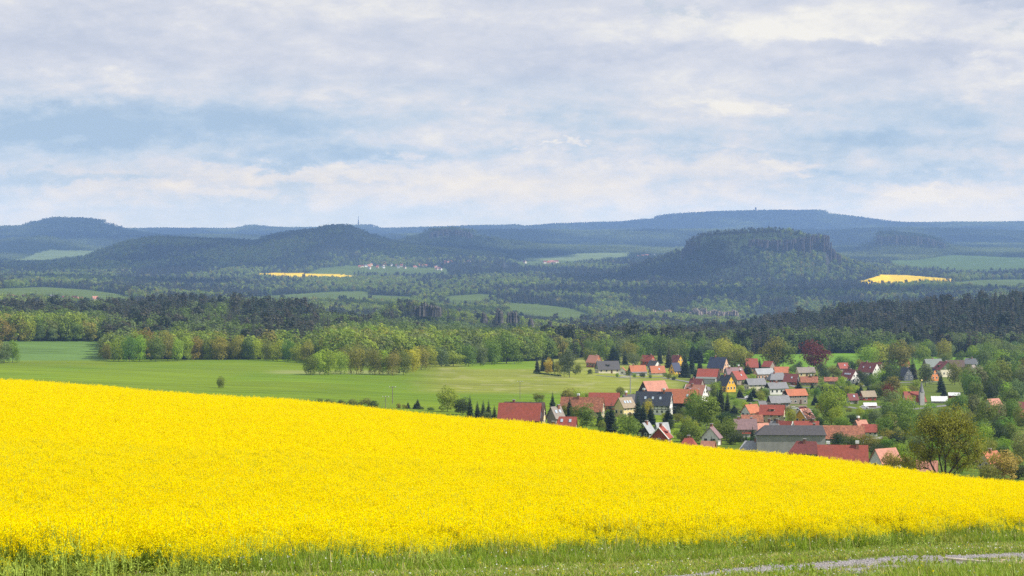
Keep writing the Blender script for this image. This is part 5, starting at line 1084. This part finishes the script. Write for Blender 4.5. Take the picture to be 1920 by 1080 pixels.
# hedge, walls, garden fence pieces
def hedge(u0, r0, u1, r1, hpx, label, tint='dark'):
    x0, D0, z0 = hit(u0, r0); x1, D1, z1 = hit(u1, r1); n = 900; rs = np.random.RandomState(int(u0)); t = rs.uniform(0, 1, n); h = hpx*D0/F
    c = np.stack([x0+(x1-x0)*t, D0+(D1-D0)*t, z0+(z1-z0)*t], 1)+np.stack([rs.uniform(-.2, .2, n), rs.uniform(-.7, .7, n), rs.uniform(0, h, n)], 1)
    q, f = quads(c, np.tile([0, -.5, .6], (n, 1)), .55, .6, rs=rs); o = add_mesh('hedge', q, f, LEAF); o['tint'] = TINT[tint]; tag(o, label, 'hedge')
hedge(1352, 777, 1386, 785, 5, 'clipped dark hedge along the top of the bright green garden')
hedge(1258, 782, 1300, 778, 4, 'low garden hedge right of the half-timbered slate farmhouse', 'olive')
hedge(1000, 700, 1052, 706, 3, 'dark low hedge under the copse at the left tip of the village')
hedge(1406, 742, 1436, 744, 6, 'dark tall hedge between the cream house and the white house')
def garden_wall(u0, r0, u1, r1, hpx, label, m='concrete'):
    x0, D0, z0 = hit(u0, r0); x1, D1, z1 = hit(u1, r1); L = math.hypot(x1-x0, D1-D0); c, f = box(L/2, 0, -.8, L, .3, hpx*D0/F+.8)
    o = add_mesh('garden_wall', c, f, wallm(m)); o.location = (x0, D0, (z0+z1)/2); o.rotation_euler = (0, 0, math.atan2(D1-D0, x1-x0)); tag(o, label, 'wall')
garden_wall(1163, 707, 1182, 707, 2.2, 'low grey wall at the meadow edge below the small white cottage')
garden_wall(1620, 824, 1668, 822, 3, 'pale long wall right of the very long patchy roof', 'grey')
garden_wall(1482, 762, 1512, 762, 2, 'beige retaining wall under the six-window taupe house', 'tan')

# lanes between the houses
def lane(pts, wpx, name='road'):
    P = []; L = []
    for (u, r) in pts: L.append(hit(u, r))
    co = []
    for a, b in zip(L, L[1:]):
        for i in range(8): co.append((a[0]+(b[0]-a[0])*i/8, a[1]+(b[1]-a[1])*i/8))
    co.append(L[-1][:2]); v = []
    for i, c in enumerate(co):
        n_ = co[min(i+1, len(co)-1)]; q = co[max(i-1, 0)]; d = np.array([n_[0]-q[0], n_[1]-q[1]]); d = d/np.linalg.norm(d); s = np.array([-d[1], d[0]])*wpx/2
        for k in (-1, 1): x, y = c[0]+s[0]*k, c[1]+s[1]*k; v.append((x, y, height(x, y)[0]+.12))
    f = [(2*i, 2*i+1, 2*i+3, 2*i+2) for i in range(len(co)-1)]; tag(add_mesh(name, v, np.array(f), pmat('asphalt', (0.20, 0.19, 0.185), .9, .25, .4)), 'narrow grey village lane between gardens', kind='structure')
lane([(1386,746),(1404,749),(1430,752),(1436,768),(1482,770),(1530,768),(1548,772)], 4.5); lane([(1120,704),(1175,709),(1240,708),(1290,716),(1330,728),(1345,740)], 4.0)
lane([(1250,790),(1280,788),(1310,783),(1345,786)], 3.5); lane([(1582,762),(1620,768),(1655,762),(1690,770),(1740,764),(1800,758)], 4.5); lane([(1450,716),(1500,727),(1550,726),(1620,724),(1680,718),(1760,716)], 4.0)
# parked cars
def car(u, row, rz, color, label):
    x, D, z = hit(u, row); t = empty('parked_car', (x, D, z+.12), rz); tag(t, label, 'car', 'cars parked in the village')
    prof = [(-2.1,.35),(-2.1,.85),(-1.9,.95),(-1.5,1.0),(-1.05,1.42),(.45,1.45),(1.05,.98),(1.9,.85),(2.1,.6),(2.1,.35)]; n = len(prof); co = [(a, s*(.84 if b < 1.1 else .68), b) for s in (-1, 1) for a, b in prof]
    me = bpy.data.meshes.new('body'); me.from_pydata(co, [], [tuple(range(n)), tuple(range(2*n-1, n-1, -1))]+[(i, i+n, (i+1) % n+n, (i+1) % n) for i in range(n)]); me.materials.append(pmat('paint_'+color[0], color[1], .3, spec=.6)); o = bpy.data.objects.new('body', me); C.objects.link(o); o.parent = t
    for s in (-1, 1): c, f = box(-.3, s*.775, 1.03, 1.7, .06, .32); add_mesh('window', c, f, GLASS, t)
    for a in (-1.3, 1.3):
        for s in (-1, 1): c, f = tube((a, s*.70, .33), (a, s*.90, .33), .33, .33, 12); c = np.concatenate([c, [[a, s*.91, .33]]]); f = np.concatenate([f, [(i+12, (i+1) % 12+12, 24, 24) for i in range(12)]]); add_mesh('wheel', c, f, pmat('tyre', (.02, .02, .02), .9), t)
car(1404, 748, .2, ('white', (.75, .75, .75)), 'white car parked on the lane below the cream grey-roofed house')
car(1489, 769, .1, ('silver', (.45, .46, .48)), 'silver car on the lane below the six-window taupe house')
car(1504, 769, .1, ('maroon', (.22, .03, .03)), 'maroon car right of the silver one')
car(1292, 787, .0, ('blue', (.05, .09, .25)), 'blue car by the half-timbered slate farmhouse')
car(1620, 767, -.2, ('white', (.75, .75, .75)), 'white car near the flat white sheds')

# towers far away
def tv_tower(u, row, hpx, D, label, thick=1.0):
    x = (u-960)/F*D; h = hpx*D/F; t = empty('radio_tower', (x, D, zr(D, row)-6)); tag(t, label, 'tower'); m1 = pmat('tower_concrete', (0.16, 0.16, 0.17), 0.9)
    c, f = merge([tube((0, 0, 0), (0, 0, h*.62+6), 5.5*thick, 3.8*thick, 10), ]); add_mesh('shaft', c, f, m1, t)
    c, f = tube((0, 0, h*.30), (0, 0, h*.36), 9*thick, 8*thick, 12); add_mesh('platform', c, f, m1, t)
    c, f = tube((0, 0, h*.62+6), (0, 0, h+6), 2.6*thick, 1.2*thick, 8); add_mesh('antenna', c, f, m1, t)
tv_tower(672, 423, 18, 17800, 'slim television mast on a wooded hump on the left skyline')
def lookout():
    D = 19000; x = (1417-960)/F*D; t = empty('lookout_tower', (x, D, zr(D, 394.5)-6)); tag(t, 'small square lookout tower on top of the flat skyline mountain', 'tower'); m = pmat('tower_stone', (0.12, 0.12, 0.13), .9)
    c, f = box(0, 0, 0, 11, 11, 30); add_mesh('shaft', c, f, m, t); c, f = box(0, 0, 30, 14, 14, 4); add_mesh('parapet', c, f, m, t)
lookout()

# sandstone
def rock_mat(name, a, b):
    m = bpy.data.materials.new(name); m.use_nodes = True; g = NT(m.node_tree); s = m.node_tree.nodes['Principled BSDF']; s.inputs['Roughness'].default_value = .95; s.inputs['Specular IOR Level'].default_value = .1
    P = g.node('ShaderNodeNewGeometry').outputs['Position']; x, y, z = g.sep(P); n = g.noise(g.xyz(g.math('MULTIPLY', x, .16), g.math('MULTIPLY', y, .16), g.math('MULTIPLY', z, .05)), 1, 6, .65); l = g.noise(g.xyz(g.math('MULTIPLY', x, .01), 0.0, g.math('MULTIPLY', z, .35)), 1, 3)
    g.link(g.mix(g.smooth(g.math('ADD', g.math('MULTIPLY', n, .7), g.math('MULTIPLY', l, .3)), .38, .62), (*a, 1), (*b, 1)), s.inputs['Base Color']); return m
RDARK = rock_mat('sandstone', (0.035, 0.033, 0.03), (0.15, 0.135, 0.115)); RPALE = rock_mat('pale_sandstone', (0.10, 0.09, 0.06), (0.50, 0.40, 0.31)); RLIL = rock_mat('cliff_sandstone', (0.035, 0.032, 0.030), (0.10, 0.08, 0.072))
def rock(u, row, wpx, hpx, D, label, mat=RDARK, n=9, depth=10, seed=1, name='rock_outcrop', lump=1.0, top=None):
    """jointed sandstone: leaning, stepped pillars standing side by side, as one mesh"""
    rs = np.random.RandomState(seed); k = D/F; W, Hh = wpx*k, hpx*k; x0 = (u-960)/F*D; P = []
    for i in range(n):
        for row_ in range(2):
            cx = -W/2+W*(i+.5)/n+rs.uniform(-.3, .3)*W/n; q = (i+.5)/n; env = top(q) if top else (0.55+0.45*math.sin(pi*q)**.5); h = Hh*env*rs.uniform(.42, 1.08); s = W/n*rs.uniform(.7, 1.7)*lump; d = depth*rs.uniform(.5, 1.0); zz = -8; nb = 6; m_ = 7
            rings = []
            for j in range(nb+1):
                t = j/nb; z = -8+(h+8)*t; r = s*.55*(1.25-.5*t)*(rs.uniform(.75, 1.2) if j < nb else .55)
                th = np.arange(m_)*2*pi/m_+i; rings.append(np.stack([cx+np.cos(th)*r*rs.uniform(.85, 1.1, m_), row_*depth*.5+np.sin(th)*d*.5, np.full(m_, z)], 1))
            co = np.concatenate(rings+[np.array([[cx, row_*depth*.5, h+.4]])]); f = []
            for j in range(nb):
                for a in range(m_): b = (a+1) % m_; f.append((j*m_+a, j*m_+b, (j+1)*m_+b, (j+1)*m_+a))
            for a in range(m_): b = (a+1) % m_; f.append((nb*m_+a, nb*m_+b, (nb+1)*m_, (nb+1)*m_))
            P.append((co, np.array(f)))
    c, f = merge(P); o = add_mesh(name, c, f, mat); o.location = (x0, D, zr(D, row)); tag(o, label, 'rock' if name != 'cliff' else 'cliff')
rock(798, 582, 44, 12, 2720, 'dark sandstone outcrop crowning the wooded hill left of the rock towers', n=9, depth=16, seed=1)
rock(821, 582, 14, 8, 2700, 'small paler rock block at the right foot of the crowning outcrop', n=3, depth=10, seed=8)
rock(935, 595, 11, 19, 2720, 'tall free-standing sandstone tower with a rounded cap', n=2, depth=9, seed=2, lump=1.1)
rock(960, 594, 18, 12, 2740, 'lower twin rock tower right of the tall one', n=4, depth=9, seed=3)
rock(906, 594, 6, 8, 2700, 'tiny rock knob left of the tall sandstone tower', n=1, depth=6, seed=4)
rock(995, 602, 6, 6, 2650, 'small weathered boulder in the wood right of the rock towers', RDARK, n=1, depth=5, seed=5)
rock(1031, 606, 7, 5, 2640, 'weathered boulder farthest to the right below the long field', RDARK, n=2, depth=5, seed=6)
rock(1432, 612, 42, 20, 2230, 'dark layered rock face at the left end of the spruce ridge', RDARK, n=7, depth=14, seed=7, top=lambda q: 0.25+0.75*q)
for (u, r, w, h, sd) in [(1208, 595, 17, 14, 21), (1241, 590, 34, 16, 22), (1290, 591, 20, 10, 23), (1313, 586, 22, 15, 24), (1356, 588, 54, 10, 25)]:
    rock(u, r, w, h, 4560, {21: 'leftmost pale quarry face above the river wood', 22: 'large pale quarry face second from the left', 23: 'small low quarry face in the middle of the row', 24: 'stepped pale quarry face right of the middle', 25: 'longest and flattest quarry face on the right'}[sd], RPALE, n=max(5, w//3), depth=22, seed=sd, name='cliff', lump=1.7, top=lambda q: 0.5+0.2*math.sin(q*9))
# cliff bands of the table mountains: one long jointed wall each
def cliff_band(pts, D, dep, label, seed, hmul=1.0):
    """pts: (u, row_top, row_bottom)"""
    rs = np.random.RandomState(seed); P = []; us = np.array([p[0] for p in pts]); n = int((us[-1]-us[0])/2.6); k = D/F
    for i in range(n):
        u = us[0]+(us[-1]-us[0])*(i+.5)/n; a = np.interp(u, us, [p[1] for p in pts])+1.0+rs.uniform(-.4, 4.0); b = np.interp(u, us, [p[2] for p in pts])+rs.uniform(-1, 4)
        cx = (u-960)/F*D; zt, zb = zr(D, a), zr(D, b); r = 2.6*k*rs.uniform(.5, 1.5); y = D+rs.uniform(-dep, dep); m_ = 6; th = np.arange(m_)*pi/3+rs.uniform(0, 1); rings = []
        for j in range(6):
            t = j/5; rings.append(np.stack([cx+np.cos(th)*r*(1.15-.3*t)*rs.uniform(.85, 1.1, m_), y+np.sin(th)*r*1.2, np.full(m_, zb-15+(zt-zb+15)*t)], 1))
        co = np.concatenate(rings+[np.array([[cx, y, zt+1]])]); f = [(j*m_+a_, j*m_+(a_+1) % m_, (j+1)*m_+(a_+1) % m_, (j+1)*m_+a_) for j in range(5) for a_ in range(m_)]+[(5*m_+a_, 5*m_+(a_+1) % m_, 6*m_, 6*m_) for a_ in range(m_)]
        P.append((co, np.array(f)))
    c, f = merge(P); o = add_mesh('cliff', c, f, RLIL); tag(o, label, 'cliff')
cliff_band([(1278,466,474),(1292,454,470),(1312,447,456)], 6980, 30, 'broken dark cliff on the left shoulder of the big table mountain', 41)
cliff_band([(1405,447,452),(1440,448,456),(1480,447,462),(1500,443,466),(1520,440,468)], 6960, 30, 'long dark cliff band across the front of the big table mountain', 42)
cliff_band([(1520,439,470),(1535,440,472),(1548,439,474),(1553,441,476),(1557,458,480),(1566,470,484),(1578,478,488)], 6990, 40, 'tall dark prow of rock at the right end of the big table mountain', 43)
cliff_band([(1644,440,452),(1660,441,450),(1690,440,451),(1730,443,453),(1755,448,456),(1768,453,460)], 10120, 30, 'dark cliff band of the smaller mesa right of the big table mountain', 44)
cliff_band([(805,434,438),(830,429,435),(860,429,436),(884,434,440)], 10380, 25, 'dark cliff rim of the flat little mesa left of centre', 45)
cliff_band([(626,424,429),(638,422,428),(648,424,430),(656,427,432)], 9420, 20, 'small rock crown on the highest peak of the middle ridge', 46)

# track details in the corner
def plank():
    x, D, z = near_hit(1830, 1058); t, f = box(0, 0, 0, 2.0, .12, .07); c = t; o = add_mesh('plank', c, f, pmat('old_wood', (0.50, 0.43, 0.34), .9, .25, 6)); o.location = (x, D, z+.06); o.rotation_euler = (.03, .03, -.35); tag(o, 'weathered pale plank lying across the gravel track', 'plank')
plank()
def straw():
    x, D, z = near_hit(1896, 1078); rs = np.random.RandomState(2); n = 900; c = rs.normal(0, 1, (n, 3))*np.array([.55, .35, .07])+np.array([0, 0, .12]); q, f = quads(c, np.tile([0, 0, 1.], (n, 1)), .14, .6, 1.8, rs=rs)
    o = add_mesh('straw_heap', q, f, pmat('straw', (0.55, 0.42, 0.28), .9, .3, 5)); o.location = (x, D, z); tag(o, 'flattened heap of dry straw in the bottom right corner', 'straw')
straw()
def weeds(u, row, label, h=1.0, n=40, w=.5, seed=1):
    x, D, z = near_hit(u, row); rs = np.random.RandomState(seed); co = []
    for i in range(n):
        p = np.array([rs.normal(0, w/2), rs.normal(0, w/2), 0]); L = h*rs.uniform(.4, 1.1); a = rs.uniform(0, 6.28); s = np.array([cos(a), sin(a), 0])*.010; d = np.array([rs.normal(0, .18)*L, rs.normal(0, .18)*L, L]); m_ = p+d*.5
        co += [p-s, p+s, m_+s*.8, m_-s*.8, m_-s*.8, m_+s*.8, p+d+s*.3, p+d-s*.3]
        for k in range(4): b = p+d*rs.uniform(.4, 1); g_ = rs.normal(0, .035, 3); e = rs.normal(0, .03, 3); co += [b, b+g_, b+g_+e, b+e]
    co = np.array(co); o = add_mesh('weeds', co, np.arange(len(co)).reshape(-1, 4), [BLADE]); o.location = (x, D, z); tag(o, label, 'weeds')
weeds(1718, 1072, 'clump of tall thin weeds growing out of the middle of the track', .62, 60, .8, 1)
weeds(1480, 1088, 'sparse dry weeds at the lower left start of the track', .5, 50, 1.2, 2)
weeds(1500, 1084, 'second wispy weed tuft beside the dry one at the track start', .6, 36, .9, 3)

# ---------------------------------------------------------------- labels of the single trees
def label_trees():
    tw = dict(lime='lime-yellow', green='mid green', olive='olive', dark='dark green', rust='rust-tinged', yellow='golden', purple='dark purple', grey='grey-green', spruce='blackish', brownspruce='brownish', pink='pink-blossomed', orange='orange-leaved', bright='bright green', chestnut='cream-flecked green')
    kw = dict(B='broadleaf tree', P='slender tree', C='spruce', S='bush')
    marks = LAND+[(414, 722, 'the lone meadow tree'), (1525, 660, 'the copper beech'), (0, 640, 'the left picture edge'), (100, 640, 'the far left field'), (230, 680, 'the left end of the meadow tree band'), (380, 680, 'the middle of the meadow tree band'), (540, 680, 'the right end of the meadow tree band'), (620, 703, 'the copse jutting into the meadow'), (740, 703, 'the rusty copse on the meadow bump'), (700, 664, 'the bright wood edge'), (850, 688, 'the lone round tree under the wood'), (950, 682, 'the darkest wood edge'), (736, 757, 'the T pole'), (1045, 700, 'the left tip copse'), (840, 780, 'the left end of the spruce row'), (1920, 730, 'the right picture edge'), (1840, 720, 'the tall right hand grove'), (1880, 660, 'the right forest foot'), (1220, 668, 'the rounded wood behind the village')]
    own = {(414, 728): 'lone small leafy tree standing in the open left meadow', (1525, 694): 'huge dark purple copper beech above the pale yellow house', (1559, 796): 'large lime-green leafy tree in the middle of the village', (1922, 868): 'flowering round chestnut tree at the right picture edge', (1883, 899): 'orange-leaved round tree at the right end of the crop', (1676, 812): 'pink-blossomed fruit tree left of the big bronze tree', (850, 687): 'lone round yellow-green tree at the foot of the dark wood', (1068, 708): 'tall pale birch with weeping crown at the left tip of the village'}
    D = {}
    for (o, u, row, tint, kind, w, h) in TREES:
        grp = {'B': 'broadleaf trees of the valley', 'P': 'slender trees of the valley', 'C': 'garden spruces', 'S': 'garden bushes'}[kind]; o['group'] = grp
        if (u, row) in own: o['label'] = own[(u, row)]; continue
        m = min(marks, key=lambda q: abs(q[0]-u)+abs(q[1]-row)*1.6); du, dr = u-m[0], row-m[1]
        rel = ('left of' if du < 0 else 'right of') if abs(du) > abs(dr)*1.3+4 else ('in front of' if dr > 0 else 'behind')
        size = ('small' if h < 20 else 'tall' if h > 44 else 'middling'); shape = '' if kind in 'CP' else (' wide' if w > h*1.02 else '')
        D.setdefault((size+shape, tint, kind, rel, m[2]), []).append((u, row, o))
    words = ['first', 'second', 'third', 'fourth', 'fifth', 'sixth', 'seventh', 'eighth', 'ninth', 'tenth']
    for (sz, tint, kind, rel, mk), L in D.items():
        L.sort(key=lambda q: q[0])
        for i, (u, row, o) in enumerate(L):
            s = '%s %s %s %s %s' % (sz, tw[tint], kw[kind], rel, mk)
            if len(L) > 1: s += ', ' + ('leftmost' if i == 0 else 'rightmost' if i == len(L)-1 else words[min(i, 9)]+' from left')
            o['label'] = s
label_trees()

# ---------------------------------------------------------------- unseen clouds added above the frame to shade the far land
CLOUDM = pmat('cloud', (0.85, 0.86, 0.88), 1.0)
def cloud(u, D, rx, ry, seed, label):
    rs = np.random.RandomState(seed); zc = 2500.0; off = zc/math.tan(radians(SUN_EL)); X = (u-960)/F*D+sin(radians(SUN_AZ))*off; Y = D+cos(radians(SUN_AZ))*off
    bm = bmesh.new(); bmesh.ops.create_icosphere(bm, subdivisions=5, radius=1.0); me = bpy.data.meshes.new('cloud'); bm.to_mesh(me); bm.free(); n = len(me.vertices)
    v = np.zeros(n*3); me.vertices.foreach_get('co', v); v = v.reshape(-1, 3); a = fbm(v[:, 0]*2.2+seed, v[:, 1]*2.2+v[:, 2], seed, 5); r = 0.55+0.9*a
    v = v*r[:, None]*np.array([rx, ry, 110.0]); v[:, 2] = np.where(v[:, 2] < 0, v[:, 2]*.3, v[:, 2]*1.4); me.vertices.foreach_set('co', v.ravel()); me.update(); me.materials.append(CLOUDM)
    o = bpy.data.objects.new('cloud', me); C.objects.link(o); o.location = (X, Y, zc); tag(o, label, kind='structure')
for i, (u, D, rx, ry) in enumerate([(600, 9000, 1000, 800), (200, 8000, 800, 900), (920, 9800, 500, 400), (120, 14200, 900, 300), (1750, 13400, 1000, 400), (1300, 6750, 260, 260), (980, 4100, 260, 200), (260, 5900, 420, 350), (1500, 5500, 600, 300), (1000, 12800, 700, 300)]):
    cloud(u, D, rx, ry, 50+i, 'unseen flat cloud added above the frame to shade the far land')

# ---------------------------------------------------------------- haze
def build_haze():
    co = []; x0, x1, y0, y1, z0, z1 = -20000, 20000, -400, 21800, -330, 258
    for z in (z0, z1):
        for (x, y) in ((x0, y0), (x1, y0), (x1, y1), (x0, y1)): co.append((x, y, z))
    f = [(3, 2, 1, 0), (4, 5, 6, 7), (0, 1, 5, 4), (1, 2, 6, 5), (2, 3, 7, 6), (3, 0, 4, 7)]
    m = bpy.data.materials.new('haze'); m.use_nodes = True; nt = m.node_tree; nt.nodes.clear()
    o_ = nt.nodes.new('ShaderNodeOutputMaterial'); v = nt.nodes.new('ShaderNodeVolumePrincipled')
    v.inputs['Color'].default_value = (*HAZE_C, 1); v.inputs['Density'].default_value = HAZE_D; v.inputs['Anisotropy'].default_value = 0.0
    nt.links.new(v.outputs[0], o_.inputs['Volume'])
    o = add_mesh('haze', co, f, m); tag(o, 'thin blue spring haze lying over the whole landscape', 'haze', kind='stuff')
build_haze()
